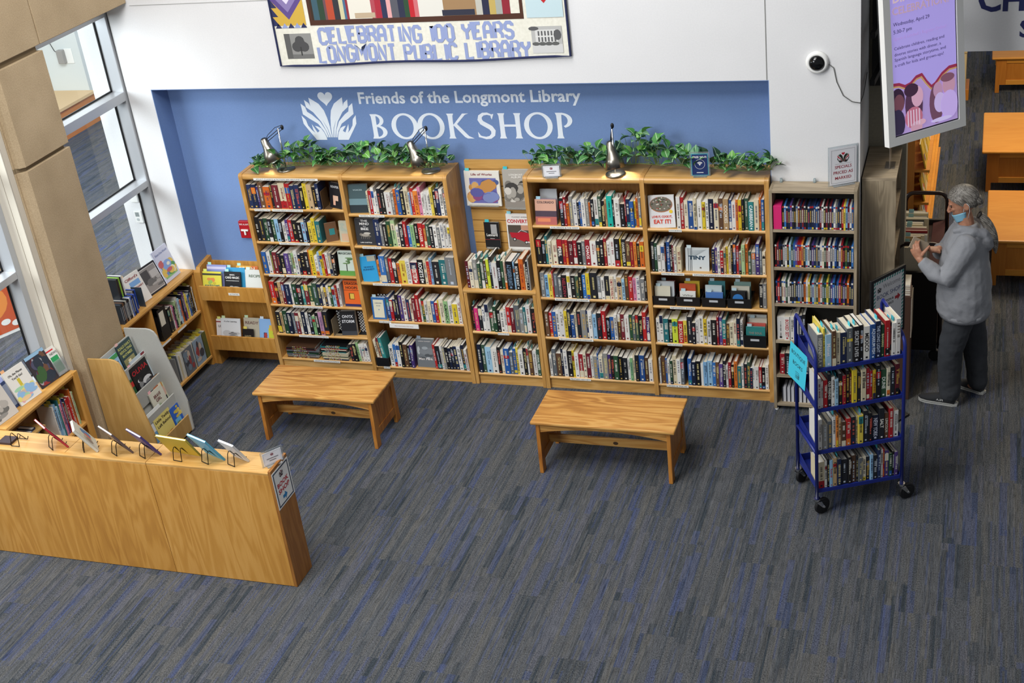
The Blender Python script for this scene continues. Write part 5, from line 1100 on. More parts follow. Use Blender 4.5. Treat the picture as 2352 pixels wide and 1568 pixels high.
# colour cookbook and TINY, COLORADO
def art_pizza(a, M, w, h):
    a.disc(w*.5, h*.72, w*.44, h*.24, mat('a8643a', .6), M, 24, .0003); a.disc(w*.5, h*.73, w*.42, h*.225, mat('6f6a5e', .6), M, 24, .0004)
    for i in range(60): a.disc(w*(.5+.38*rf.uniform(-1, 1)), h*(.74+.19*rf.uniform(-1, 1)), w*.03, h*.018, mat(rf.choice(['4a5a30', 'c8c0b4', '8a4030', 'd4ccbc', '3a3430', '7a6a58']), .6), M, 7, .0005+.000004*i)
    a.disc(w*.86, h*.50, w*.07, w*.07, mat('e0c030', .6), M, 14, .0009)
    lines(a, M, w, [('LOVE IT, COOK IT,', h*.30, h*.07, w*.78), ('EAT IT!', h*.13, h*.13, w*.66)], 'd0402a', .03, .001)
face_book('white LOVE IT, COOK IT, EAT IT! cookbook with pizza photograph, face out', (3.600, .03, ZD[0]), .20, .255, .02, 'd8d8d8', tilt=.14, roll=-.05, art=art_pizza)
def art_tiny(a, M, w, h):
    for x in (.12, .20, .26): a.rect(w*x, w*x+.004, 0, h, mat('3a4248', .6), M, .0003)
    for i in range(9): a.stroke([(w*.2, h*(.55+.04*i)), (w*(.5+.05*i), h*(.7+.03*i))], .0018, mat('8a9498', .6), M, z=.0003)
    a.text('TINY', w*.5, h*.50, h*.17, mat('1f3a4e', .6), M, w=w*.72, align='c', bold=.04, z=.0006); a.rect(w*.6, w*.67, h*.12, h*.18, mat('5a4a40', .6), M, .0004)
face_book('pale grey TINY book with bare trees face out on second shelf', (3.845, .05, ZD[1]), .185, .185, .018, 'c9d0d2', tilt=.12, slip='cfe0e4', art=art_tiny)
face_book('sunset landscape COLORADO book face out on top shelf', (2.665, .03, ZC[0]), .175, .205, .02, '8a6a90', tilt=.16, slip='a8d0e0', art=A_([('COLORADO', .84, .09, .8)], '2c2430', [(0, 1, 0, .32, 'b0605a'), (0, 1, .32, .55, '4a3a48'), (0, 1, .55, 1, 'd0a08a'), (.1, .7, .12, .26, 'd8825a')]))
face_book('white sheet book standing behind the COLORADO book', (2.665, .14, ZC[0]), .14, .25, .015, 'c9cdd0', tilt=.06, art=A_([], '000000', [(.3, .7, .3, .45, '8fa09a')]))
# slat wall books, each on a clear ledge
def slat_book(label, x, z, w, h, hexc, art, t_=.018, slip=None):
    face_book(label, (x, .243-t_, z), w, h, t_, hexc, tilt=.06, art=art, slip=slip, name='slatwall_book', group='books shown on the slat wall')
    t = thing('clear_ledge', 'clear plastic ledge holding up the '+label.split(' on ')[0].split(' book')[0]+' book', 'ledge', (x, .25, z-.004))
    MB().box(x-w*.42, x+w*.42, .215, .276, z-.004, z-.0006, mat('e4e4de', .15, trans=.75)).build('ledge_plate', t); MB().box(x-w*.42, x+w*.42, .2125, .215, z-.004, z+.014, mat('e4e4de', .15, trans=.75)).build('ledge_lip', t)
slat_book('white art book with purple crowd painting on the slat wall', 2.085, 1.555, .30, .295, 'dedbd2', A_([("Life of Works", .875, .06, .60)], '8a3a44', [(.14, .9, .08, .80, '6a6aa8')], (['5a5a9a', 'c08a4a', '8a4a7a', '4a5a8a', 'd0a060', '7a88b8', '6a4a8a'], 34, .08, .78)), slip='5ac4ca')
slat_book('grey landscape history book on the slat wall', 2.378, 1.535, .23, .33, 'a8a49c', A_([('LONGMONT', .84, .05, .5), ('ALBUM', .78, .05, .36)], 'e8e6e0', [(0, 1, .0, .2, '8a847c')], (['5a5854', 'c8c4bc', '3c3a38', 'a09c94', '77736c'], 46, .15, .72)), slip='3fb8c4')
slat_book('black paperback with white script title on the slat wall', 2.115, 1.180, .130, .225, '17171a', A_([('Leonard', .46, .11, .72), ('Westerns', .36, .03, .3)], 'e0e0dc', [(.45, .85, .55, .92, 'a0a0a0'), (0, 1, .33, .34, 'b03040')], None), slip='3fb8c4')
def art_conv(a, M, w, h):
    a.text('CLASSIC AMERICAN', w*.5, h*.90, h*.035, mat('4a4a4a', .6), M, w=w*.62, align='c', z=.0005); a.text('CONVERTIBLES', w*.5, h*.755, h*.10, mat('b01f2e', .6), M, w=w*.93, align='c', bold=.03, z=.0005)
    a.rect(w*.04, w, h*.10, h*.70, mat('6a625c', .6), M, .0003); a.rect(w*.04, w, h*.46, h*.70, mat('4a4038', .6), M, .0004); a.rect(w*.45, w*.72, h*.56, h*.70, mat('b88a70', .6), M, .0005)
    B = [(.08, .50), (.30, .49), (.42, .52), (.60, .50), (.96, .40), (.98, .24), (.80, .20), (.60, .22), (.35, .30), (.12, .36)]
    a.add([(w*x, h*y, .0007) for x, y in B], [tuple(range(len(B)))], mat('a81c2c', .4), M)
    for x, y in ((.22, .31), (.58, .23), (.84, .2)): a.disc(w*x, h*y, w*.055, h*.05, mat('1a1a1c', .5), M, 14, .0009); a.disc(w*x, h*y, w*.03, h*.028, mat('c8c8c8', .4), M, 12, .001)
    a.rect(w*.62, w*.95, h*.22, h*.255, mat('c4c4c8', .3), M, .0011); a.stroke([(w*.35, h*.50), (w*.45, h*.57), (w*.62, h*.51)], .004, mat('c4c8cc', .4), M, z=.001)
slat_book('white CONVERTIBLES book with red car on the slat wall', 2.385, 1.165, .275, .315, 'dcdad6', art_conv, slip='8cc8d4')
# corner bins: magazines and picture books
FB = lambda label, x, z, w, h, hx, art, y=.02, slip=None, tilt=.30: face_book(label, (x, y, z), w, h, .010, hx, tilt=tilt, art=art, slip=slip, name='activity_book', group='activity books in the corner bins')
FB('yellow AWESOME GAMES magazine at the left of the upper corner bin', -.545, .712, .19, .235, 'd8cf4a', A_([('AWESOME', .40, .10, .82), ('GAMES', .26, .10, .62)], '3f6a74', [(0, 1, .86, .93, '3a3a30')], (['c8b43a', '9ab85a', 'd88a4a'], 8, .5, .85)), slip='cfd870')
FB('black CARD MAGIC book in the middle of the upper corner bin', -.335, .712, .165, .24, '16161a', A_([('BASIC', .86, .05, .3), ('CARD MAGIC', .74, .08, .86)], 'e8e8e4', [(.1, .9, .655, .67, 'd8d8d4')], (['d0d0cc', 'a8a8a4'], 5, .15, .48)), slip='a8dcd0')
FB('white puzzle book with a small figure at the right of the upper corner bin', -.115, .712, .19, .26, 'd4d8d4', A_([('RECIPE', .74, .09, .6)], '5a6a54', [(.62, .8, .0, .26, '23262c'), (.64, .78, .26, .36, '6a5044')], (['a03a44', 'd8d4d0', '4a5a8a'], 10, 0, .4)), y=.03, slip='d0e8e0')
FB('orange BRAIN book behind the puzzle book in the upper corner bin', -.21, .712, .22, .275, 'd8a03a', A_([('BRAIN', .86, .1, .7)], 'f0ece0', [(.7, 1, .0, 1, 'c8682e')]), y=.07, slip='b0e0d0')
FB('lilac magazine behind the yellow one in the upper corner bin', -.52, .712, .20, .275, '8a8fc4', A_([], '000000', [(0, 1, .86, .94, 'c4c0dc'), (0, 1, .72, .80, '5f86b8')]), y=.07, slip='a4d4c4')
FB('blue activity book behind the black one in the upper corner bin', -.32, .712, .19, .262, '3a96c4', None, y=.055, slip='a4d4d4')
FB('white colouring book with pencil drawing in the lower corner bin', -.475, .207, .20, .27, 'd8dadc', A_([('A is for Learning', .86, .045, .66)], '55565a', [], (['4a4a4c', 'a8a8a8', '8a8a8c', 'c0c0c0'], 10, .15, .6)), y=.02, slip='c8d8a8')
FB('white book with red berry at the left of the lower corner bin', -.575, .207, .12, .25, 'dcd6d2', A_([('LOTS', .70, .08, .6)], '3a2a30', [(0, 1, .88, .92, '8a2430')], (['8a2f44'], 2, 0, .4)), y=.04, slip='d8d878')
FB('black small book in the middle of the lower corner bin', -.30, .207, .11, .18, '1e1a1a', A_([('SAINTS', .6, .08, .6)], 'a89a74', [(.2, .8, .1, .35, '3a3630')]), y=.02, slip='d8c860')
FB('beige old style book behind the black one in the lower corner bin', -.275, .207, .17, .265, 'b8b09c', A_([('READY', .78, .1, .8)], '6a4a44'), y=.06, slip='c0d8b0')
FB('pale blue book with skier figures at the right of the lower corner bin', -.10, .207, .17, .275, '86aedc', A_([], '000000', [(.55, .9, 0, .7, 'c4c83a'), (.6, .8, .62, .8, 'd8b040'), (.25, .45, .1, .55, '3a3a5c')], (['2c2c48', 'a83a3a'], 3, .2, .6)), y=.03, slip='c8d4dc')
# low window unit: picture books and bagged discs on top
PB = lambda label, y, z, w, h, hx, art, x=-.80, tilt=.35, t_=.012, slip=None, roll=0, rz=PI/2, group='picture books on stands': face_book(label, (x, y, z), w, h, t_, hx, rz=rz, tilt=tilt, art=art, slip=slip, roll=roll, name='picture_book', group=group)
def easel(x, y, z, rz, label, s=1.0):
    t = thing('book_easel', 'black wire easel '+label, 'easel', (x, y, z), 'black wire book easels', rz=rz); a = MB(); r_ = .0029
    for sx in (-1, 1):
        q = sx*.035*s
        a.tube([(q, .075*s, .003), (q*.9, .060*s, .075*s), (q*.8, .050*s, .092*s), (q*.8, .040*s, .088*s), (q*1.0, -.010*s, .012), (q*1.0, -.020*s, .006), (q*1.0, -.034*s, .022*s)], r_, M_BLACKWIRE, 6)
    a.tube([(-.035*s, .075*s, .003), (.035*s, .075*s, .003)], r_, M_BLACKWIRE, 6)
    a.tube([(-.035*s, -.020*s, .006), (.035*s, -.020*s, .006)], r_, M_BLACKWIRE, 6); a.build('wire', t, local=True, smooth=True)
PB('pale lilac picture book of children round a rainbow, by the corner', -.115, .962, .23, .30, 'cfd2e4', A_([('Share One World', .82, .06, .8)], '7a86b0', [(.1, .9, .1, .5, '8fc07a')], (['d88a8a', 'e0c060', '6a8ac8', 'c86a6a', 'e8e4d0', '5a9a5a', '8aa8dc'], 22, .12, .68)), tilt=.30)
PB('wide dark framed photograph book of a grey train in snow', -.375, .962, .25, .25, '2c2a2c', A_([], '000000', [(.06, .94, .06, .94, 'd8d6d2'), (.08, .92, .08, .92, '8f8a86'), (.08, .5, .4, .85, '4c4a4a'), (.55, .92, .5, .75, 'b8b4b0')], (['3a3a3a', 'a8a4a0', '6a6866'], 7, .1, .55)), tilt=.35, rz=PI/2-.10)
PB("white big dictionary for children with red lettering, nearest of three", -.60, .962, .215, .275, 'dfdcd6', A_([("Clifford's", .82, .085, .74), ('DICTIONARY', .50, .06, .9)], '8a2228', [(.28, .86, .60, .76, '7aa4d4')]), tilt=.35, rz=PI/2-.12, slip='e0c4a0')
for i, (y, hx, wd) in enumerate(((-.78, '2848a0', .016), (-.81, '22252c', .016), (-.83, '3a58a8', .014), (-.85, 'd8d8d4', .013), (-.868, '1e2026', .014), (-.888, '2c3038', .014), (-.905, 'a8a49c', .014), (-.925, '1e1e22', .014), (-.945, '6a4a34', .014), (-.965, '2a2c30', .014), (-.985, '3a4450', .014))):
    o = MB().box(-.135, 0, -wd/2, wd/2, 0, .175, mat(hx, .25)).build('disc_case', origin=(0, 0, 0)); o.location = (-.745, y, .9605)
    tag(o, f'{("blue" if i in (0, 2) else "dark")} film disc case, {nth(i)} from the right front row on corner unit', 'disc case', 'film discs on the corner window unit')
    s = MB().quad((.0005, -wd*.3, .03), (.0005, wd*.3, .03), (.0005, wd*.3, .15), (.0005, -wd*.3, .15), mat('8a8f96', .4)); s.build('spine_print', o, local=True)
for i in range(9):
    hx = ['24449a', '1c1e24', '8a8a88', '1e1f22', 'd0d0cc', '1d1e22', '88b83a', '1e2024', '24262a'][i]
    o = MB().box(-.13, 0, -.007, .007, 0, .175, mat(hx, .25)).build('disc_case', origin=(0, 0, 0)); o.location = (-.775+.0-.0, -.70-.019*i, .9605)
    o.location.x = -.790 if i < 3 else -.798
    if i > 3: o.location.x = -.805; o.location.z = 1.137; o.location.y = -.80-.019*(i-4)
    tag(o, f'{nth(i)} film disc case from right, back row on corner unit', 'disc case', 'film discs on the corner window unit')
t = tag(MB().box(-.85, -.745, -.665, -.662, .9605, 1.14, mat('384048', .2)).build('disc_case'), 'dark film case facing the room at the end of the disc row', 'disc case')
# folded black display stand with paper beside the books
t = thing('black_bookend', 'black plastic bookend with white paper on the corner window unit shelf', 'bookend', (-.80, -.52, .566))
MB().box(-.90, -.745, -.56, -.555, .566, .80, M_BLACK).build('upright_plate', t); MB().box(-.742, -.738, -.555, -.43, .566, .86, M_BLACK).build('front_plate', t); MB().box(-.7378, -.7370, -.54, -.47, .70, .83, M_PAPER).build('paper_sheet', t)
for y in (-.285, -.12, .04): pass
for i, (y, hx, nm) in enumerate(((-.285, '6a7078', 'grey'), (-.105, '8fa4b8', 'pale blue'), (.06, '5c6438', 'olive green'))):
    t = face_book(f'{nm} bagged comic cover facing the room at the foot of the corner window bookcase', (-.735, y-.0, .101), .155, .25, .004, hx, rz=PI/2, tilt=.02, name='comic_book', art=A_([], '000', [(.6, .95, .05, .16, 'd8d8d4')] if i == 2 else [], (['4a4a52', 'a04a4a', '7a8a9a', 'c8b8a8'], 12, .1, .95) if i < 2 else None))
# rack books, tier by tier
RB = lambda label, i, y, w, h, hx, art, slip=None, dx=0, dz=0: face_book(label, (TIERS[i][0]-.034+dx, y, TIERS[i][1]-.138+dz), w, h, .010, hx, rz=PI/2, tilt=.19, art=art, slip=slip, name='picture_book', group='picture books in the slanted rack')
RB('dark green REVOLTING RHYMES book at the top of the slanted rack', 3, -1.205, .20, .275, '33474a', A_([("ROALD DAHL'S", .83, .085, .86), ('REVOLTING', .70, .085, .8), ('RHYMES', .57, .085, .66)], 'c8c878', [(.12, .85, .05, .5, '9a9468')]), slip='e8b8b0', dz=.04)
RB('light blue WHAT SHOULD I DO book at the top left of the rack', 3, -1.415, .20, .25, '9cc0dc', A_([('WHAT SHOULD', .66, .08, .8), ('I DO?', .48, .13, .66)], '2c3a4a', [(0, 1, .86, 1, '4a9a5a')]), slip='d8e0c4', dz=.03)
RB('black OLIVIA book with red title in the middle of the rack', 2, -1.21, .24, .285, '1a191b', A_([('OLIVIA', .70, .14, .9)], 'b0242c', [], (['3c3a3a', '8a8a8a', 'd8d8d8', '2c2a2a'], 12, .08, .6)), slip='e8a8b0', dz=.035)
RB('pale blue animal book behind OLIVIA in the rack', 2, -1.165, .22, .275, 'b8c4cc', A_([('CAN I FLY', .80, .08, .6)], '5a6a78', [(.72, .98, .84, .99, '7a2a34')]), dx=-.016, dz=.075, slip='e4d8b4')
RB('red and green jungle picture book at the left of the rack', 2, -1.44, .20, .235, '2f5a38', A_([], '000', [(0, 1, .74, .92, 'b8322c')], (['3a7a3a', 'c8803a', '2a4a6a', 'd0a040', '5a3a24'], 14, .0, .75)), slip='4a90d0', dx=.008)
RB('small blue picture book peeping out at the left of the rack', 2, -1.47, .16, .25, '3f7fc4', A_([], '000', [(.3, .8, .5, .8, 'c84a34')]), dx=-.02, dz=.06)
RB('dark navy cartoon book in the third tier of the rack', 1, -1.18, .20, .26, '262838', A_([], '000', [(.55, 1, .55, 1, 'c8904a')], (['b06a4a', 'd8c8b0', '5a3a3c', '3a3c54'], 12, .1, .9)), dx=-.018, dz=.075)
RB('pale BRAVE GIRL book in the third tier of the rack', 1, -1.20, .19, .22, 'd0cdbc', A_([('BRAVE', .70, .13, .5), ('GIRL', .54, .13, .4)], '6a2c30', [], (['a8b89a', '8a6a5a', 'c8c0a8'], 7, .02, .45)), dz=.03, slip='e8b0b4')
RB('pale green patterned book at the right of the third tier', 1, -1.13, .13, .23, 'c4c8a8', A_([], '000', [], (['d0a898', 'a8b88a', 'd8d0bc'], 12, 0, 1)), dx=-.008, dz=.02)
RB('yellow LITTLE TEDDY LEFT BEHIND book at the foot of the rack', 0, -1.305, .235, .275, 'd8c874', A_([('Little Teddy', .82, .085, .86), ('Left Behind', .68, .085, .8)], '3a3028', [(.30, .92, .0, .30, 'a8202a')], (['b8843c', 'a06c30', 'c08a44'], 5, .08, .46)), dz=.01)
RB('white DOWN IN THE DEEP BLUE SEA book behind the yellow one', 0, -1.375, .22, .27, 'd8dad8', A_([('Down in the', .80, .085, .74), ('Deep Blue Sea', .66, .085, .86)], '23262c', [(0, 1, 0, .4, '6a9ac0')]), dx=-.018, dz=.09)
RB('bright blue star book at the lower right of the rack', 0, -1.125, .15, .235, '2f5fb8', A_([], '000', [(.15, .68, .12, .55, '6fb0dc'), (.22, .55, .2, .42, '7a8a5a')], (['d8c060', 'c8b04a'], 7, .55, 1)), dz=.02)
# low window unit behind the counter: stands on top
PB('white picture book with coloured spiral road on the near window unit', -2.185, .946, .215, .28, 'dcd8d0', A_([('Oh, the Places', .80, .06, .66), ("You'll Go!", .70, .06, .5)], '33302c', [(.42, .55, .42, .68, 'c8b43a')], (['d8a0a8', '9cc8a4', 'd8d078', '8ab0d4', 'c4b0a0', 'e0c090'], 20, .02, .5)), tilt=.42, rz=PI/2-.12, slip='e0a878')
PB('dark comic annual crowded with costumed figures on the near window unit', -1.935, .946, .20, .27, '3a3438', A_([], '000', [(0, 1, .9, 1, '8fb4d0')], (['5a2a2c', '3a5a34', '4a4a60', '8a3434', '2c3440', '9a9aa0', '6a4a38'], 40, .02, .95)), tilt=.40, rz=PI/2-.12)
PB('grey white picture book with scribbled lettering at the frame edge', -2.47, .946, .22, .28, 'c4bdb4', A_([], '000', [(0, .3, .45, .7, '4a6a9c')], (['8a8884', 'a8a29a', '6a6864'], 10, .05, .6)), tilt=.42, rz=PI/2-.1)
PB('lavender blue picture book lying against the glass behind the spiral one', -2.36, .946, .22, .25, 'aab4e4', A_([], '000', [(.1, .6, .3, .6, 'd8dcf0')]), x=-.87, tilt=.25)
PB('navy edged book standing between the spiral and the scribbled ones', -2.315, .946, .16, .22, '34446a', A_([], '000', [(.2, 1, .1, .9, '8a94a8')]), x=-.845, tilt=.30)
t = thing('leaflet_holder', 'clear leaflet holder with red and green leaflets on the near window unit', 'leaflet holder', (-.80, -1.79, .946), rz=PI/2-.15)
m = RX(-.35); MB().box(-.06, .06, -.028, -.025, 0, .12, mat('e4e8ea', .1, trans=.85), m).box(-.06, .06, .012, .015, 0, .19, mat('e4e8ea', .1, trans=.85), m).box(-.06, .06, -.028, .015, 0, .003, mat('e4e8ea', .1, trans=.85), m).build('clear_holder', t, local=True)
for i, (hx, dx, dz) in enumerate((('dcdad2', .015, .03), ('c8202c', -.015, .01), ('dcdcd4', 0, 0))):
    MB().box(-.048+dx, .045+dx, .006-.008*i, .0085-.008*i, .004, .20+dz, mat(hx, .6), m).build('leaflet', t, local=True)
a = MB(); q = m @ TR(-.048, -.0115, .004) @ FRONT; a.rect(.01, .083, .02, .15, mat('2f9a5a', .6), q, .0004); a.text('NEWS', .02, .165, .018, M_INK, q, z=.0004); a.build('leaflet_print', t, local=True)
# books on wire easels along the long counter, facing the shop
CB = [(-.50, .16, .20, 'c89a4a', 'amber', .0), (-.165, .19, .24, 'b02f3c', 'red spined', .62), (.115, .17, .235, 'c9c4b4', 'cream', .95), (.36, .20, .23, '6a5a5c', 'grey and coral', .55), (.585, .19, .23, '4a3f80', 'purple spined', .5), (.845, .255, .215, 'd0b440', 'yellow backed', .12), (1.075, .20, .235, '58b0d4', 'sky blue', .42), (1.275, .155, .20, 'd8dce0', 'white', .40)]
for i, (x, w, h, hx, nm, tw) in enumerate(CB):
    rz = PI - tw*.9
    easel(x, -2.715, .9385, rz, f'under the {nm} book on the long counter')
    off = RZ(rz) @ Vector((0, -.024, 0))
    if i == 0: continue
    face_book(f'{nm} picture book on a wire easel, {nth(i-1)} from left along the counter', (x+off.x, -2.715+off.y, .9475), w, h, .014 if i != 2 else .02, hx, rz=rz, tilt=.50, name='picture_book', group='books on easels along the counter',
              art=A_([], '000', [(.15, .85, .2, .8, 'c8c0a8')], (['8a7a6a', 'b0a08a', 'c85a4a', '5a7a9a'], 8, .1, .9)))
    t = bpy.data.objects[-1] if False else None
t = thing('picture_book', 'dark small book at the left frame edge on the long counter', 'book', (-.60, -2.74, .938)); MB().box(-.66, -.55, -2.78, -2.69, .938, .955, mat('3a2a30', .5)).build('cover', t)
# books on the dark truck, in the children's bookcase and on the ash shelf end
def pile_y(seq, x, y0, z, where, hr, d, rnd, gap=.002):
    y = y0
    for n, tk in enumerate(seq.split()):
        L = tk[0]; w = int(tk[1:])/1000; h = rnd.uniform(*hr)
        shelf_book(x, y+w/2, z, w, h, rnd.uniform(*d), L, rnd, f"{CNAME[L]} book, {nth(n)} from the near end, {where}", 'books on the '+where, True, rnd.uniform(-.06, .06), -PI/2, slip=('8fb8bc' if rnd.random() < .5 else None), name='truck_book'); y += w+gap
rt = random.Random(41)
pile_y('C30 C24 W22 C34 t28 C30 W26 R24 C34 C40 C30 W28 K20 C26 W24 C30 C34 W26', 5.300, .86, .762, 'top shelf of the dark book truck', (.20, .25), (.15, .20), rt, .014)
pile_y('N40 K30 W24 C30', 5.31, .85, .462, 'middle shelf of the dark book truck', (.20, .25), (.15, .20), rt)
z = .90
for i in range(5):
    o = MB().box(5.315, 5.42, .18, .36, z, z+.017, mat('d8d0c0' if i % 2 == 0 else 'c8bca8', .8)).box(5.314, 5.421, .179, .361, z, z+.002, mat('6a3a34', .5)).build('paperback_book'); tag(o, f'pale paperback lying flat, {nth(i)} from the bottom of its pile', 'book', 'pile of paperbacks past the ash bookcase'); z += .0185
t = thing('book_crate', 'brown crate under the paperback pile past the ash bookcase', 'crate', (5.37, .27, 0)); MB().box(5.312, 5.43, .17, .37, .0, .898, mat('4a3226', .6)).build('crate_body', t, bevel=.003); MB().box(5.43, 5.436, .17, .37, .55, .88, mat('a89c8c', .5)).build('side_strip', t)
rm = random.Random(8)
for r_, z in enumerate((1.18, .88, .58)):
    y = 2.06; i = 0
    while y < 4.75:
        hx = rm.choice(['d8b03a', 'd8c890', 'b8322c', 'd8b83a', 'd0a878', '3a6a3a', 'dcd4c0', '2f3a5a', 'e0c050']); w = rm.uniform(.16, .24); h = rm.uniform(.2, .27)
        face_book(f'{["topmost","second tier","third tier"][r_]} picture book facing the aisle, {nth(i)} from the near end', (5.435, y+w/2, z+.001), w, h, .012, hx, rz=PI/2, tilt=.22, name='aisle_picture_book', group='picture books in the maple bookcase', art=A_([], '000', [], (['c85a3a', 'd8d0b0', '3a5a7a', 'e0c060'], 4, .1, .9)))
        y += w+.02; i += 1
# ================================================================== the person
def skin_mat():
    t = NT('skin'); x, y, z, r = coords(t); n = t.n('ShaderNodeTexNoise', i_Vector=t.xyz(x, y, z), i_Scale=40.0, i_Detail=2.0).outputs[0]
    c = t.ramp(n, [(.3, 'a9745a'), (.7, 'bd8a6e')]); t.b.inputs['Subsurface Weight'].default_value = .05
    return t.out(c, .55)
def hair_mat():
    t = NT('grey_hair'); x, y, z, r = coords(t)
    n = t.n('ShaderNodeTexNoise', i_Vector=t.xyz(t.math('MULTIPLY', x, 26), t.math('MULTIPLY', y, 120), t.math('MULTIPLY', t.math('ADD', z, t.math('MULTIPLY', x, .75)), 120)), i_Scale=1.0, i_Detail=3.0).outputs[0]
    n2 = t.n('ShaderNodeTexNoise', i_Vector=t.xyz(x, y, z), i_Scale=9.0, i_Detail=2.0).outputs[0]
    f = t.math('ADD', t.math('MULTIPLY', n, .75), t.math('MULTIPLY', n2, .4))
    c = t.ramp(f, [(.40, '37332f'), (.58, '6a655e'), (.75, 'a19c94')])
    return t.out(c, .5, n, .5, .006)
M_SKIN = skin_mat(); M_HAIR = hair_mat(); M_MASKB = mat('8cc3dc', .8)
clouds = bpy.data.textures.new('cloth_folds', 'CLOUDS'); clouds.noise_scale = .11; clouds.noise_depth = 2
def blend(o, voxel, smooth=6, fold=0):
    r = o.modifiers.new('join', 'REMESH'); r.mode = 'VOXEL'; r.voxel_size = voxel; r.use_smooth_shade = True
    s = o.modifiers.new('soften', 'SMOOTH'); s.factor = .5; s.iterations = smooth
    if fold:
        d = o.modifiers.new('folds', 'DISPLACE'); d.texture = clouds; d.texture_coords = 'LOCAL'; d.strength = fold; d.mid_level = .5
    return o
def limb(a, pts, m, n=14):
    """tapered tube through (x, y, z, r) points"""
    a.tube([p[:3] for p in pts], [p[3] for p in pts], m, n)
    for p in (pts[0], pts[-1]): a.ball(p[:3], p[3], p[3], p[3], m, 10, 8)
person = thing('person', 'person in grey hoodie with long grey ponytail reading a small book', 'person', (5.80, .25, 0))
X, Y, Z_ = (1, 0, 0), (0, 1, 0), (0, 0, 1)
b = MB(); m = M_SKIN
b.loft([((5.81, .245, .88), .13, .17, X, Y), ((5.80, .245, 1.0), .15, .17, X, Y), ((5.79, .245, 1.2), .14, .17, X, Y), ((5.785, .245, 1.33), .115, .18, X, Y), ((5.785, .245, 1.41), .08, .14, X, Y), ((5.79, .247, 1.45), .058, .065, X, Y)], m)
limb(b, [(5.81, .165, .9, .09), (5.75, .155, .68, .078), (5.705, .15, .48, .058), (5.71, .153, .28, .052), (5.725, .155, .09, .036), (5.70, .165, .05, .035), (5.60, .18, .035, .028)], m)
limb(b, [(5.84, .325, .9, .09), (5.865, .33, .68, .078), (5.885, .335, .48, .058), (5.905, .345, .28, .052), (5.93, .355, .09, .036), (5.90, .37, .05, .035), (5.83, .42, .035, .028)], m)
limb(b, [(5.79, .075, 1.385, .055), (5.725, .045, 1.24, .046), (5.66, .03, 1.105, .040), (5.57, .052, 1.18, .036), (5.485, .078, 1.255, .026)], m)
limb(b, [(5.775, .415, 1.385, .055), (5.70, .45, 1.24, .046), (5.635, .455, 1.12, .040), (5.62, .37, 1.185, .036), (5.612, .275, 1.25, .026)], m)
b.tube([(5.80, .247, 1.42), (5.79, .249, 1.50), (5.77, .25, 1.56)], [.058, .054, .056], m, 16)
# head: cranium, jaw, brow, nose, lips, ears, in a frame tipped forward
Hc = Vector((5.768, .25, 1.632)); al = math.radians(20)
hf = Vector((-math.cos(al), 0, -math.sin(al))); hu = Vector((-math.sin(al), 0, math.cos(al))); hl = Vector((0, 1, 0))
HM = Matrix((hf, hl, hu)).transposed().to_4x4(); HM.translation = Hc          # local: x forward, y to the far side, z up
b.ball((-.008, 0, .030), .102, .077, .100, m, 18, 12, HM)
b.loft([((.014, 0, .035), .082, .070, X, Y), ((.018, 0, -.01), .078, .068, X, Y), ((.026, 0, -.05), .068, .060, X, Y), ((.036, 0, -.085), .052, .046, X, Y), ((.044, 0, -.112), .036, .030, X, Y)], m, 16, HM)
b.ball((.082, 0, .028), .018, .055, .012, m, 12, 8, HM); b.ball((.070, -.034, -.012), .022, .022, .018, m, 10, 8, HM); b.ball((.070, .034, -.012), .022, .022, .018, m, 10, 8, HM)
b.tube([(.088, 0, .022), (.104, 0, -.005), (.118, 0, -.030)], [.009, .011, .013], m, 10, M=HM); b.ball((.112, 0, -.034), .016, .018, .011, m, 10, 8, HM)
b.ball((.086, 0, -.062), .012, .024, .007, m, 10, 6, HM); b.ball((.082, 0, -.074), .012, .022, .007, m, 10, 6, HM); b.ball((.072, 0, -.106), .018, .020, .014, m, 10, 8, HM)
for sy in (-1, 1):
    b.loft([((-.012, sy*.070, -.03), .010, .005, X, Z_), ((-.016, sy*.078, -.012), .018, .026, X, Z_), ((-.022, sy*.086, -.006), .020, .031, X, Z_), ((-.022, sy*.089, -.006), .014, .024, X, Z_)], m, 12, HM)
def hand(a, Wp, d, n, side, curls, thumb):
    """palm, four unequal bent fingers and a thumb leaving the side of the palm"""
    Wp = Vector(Wp); d = Vector(d).normalized(); n = Vector(n); n = (n - d*n.dot(d)).normalized(); s = d.cross(n)*side
    a.loft([(Wp - d*.01, .026, .018, s, n), (Wp + d*.02, .034, .016, s, n), (Wp + d*.055, .041, .015, s, n), (Wp + d*.085, .041, .012, s, n)], M_SKIN, 14)
    for i, (L, r) in enumerate(((.072, .0088), (.080, .0092), (.075, .0088), (.058, .0078))):
        p = Wp + d*(.082 - .004*abs(i-1)) + s*(.030 - .0205*i); pts = [p - d*.012]; ang = 0
        for k, fr in enumerate((.45, .32, .23)):
            ang += curls[i][k]; q = d*math.cos(ang) - n*math.sin(ang); pts.append(p); p = p + q*(L*fr)
        pts.append(p); a.tube(pts, [r, r*1.05, r, r*.95, r*.75], M_SKIN, 10)
        a.ball(p, r*.75, r*.75, r*.75, M_SKIN, 8, 6)
    p0 = Wp + d*.022 + s*.026; p1 = p0 + (d*.5 + s*.75 - n*.2)*.034; p2 = p1 + Vector(thumb).normalized()*.032; p3 = p2 + Vector(thumb).normalized()*.024
    a.tube([p0, p1, p2, p3], [.013, .0125, .0105, .008], M_SKIN, 10); a.ball(p3, .008, .008, .008, M_SKIN, 8, 6)
BKC = Vector((5.474, .132, 1.338)); e1 = Vector((.86, .10, -.50)).normalized(); e2 = Vector((.34, .52, .68)); e2 = (e2 - e1*e2.dot(e1)).normalized(); e3 = e1.cross(e2)
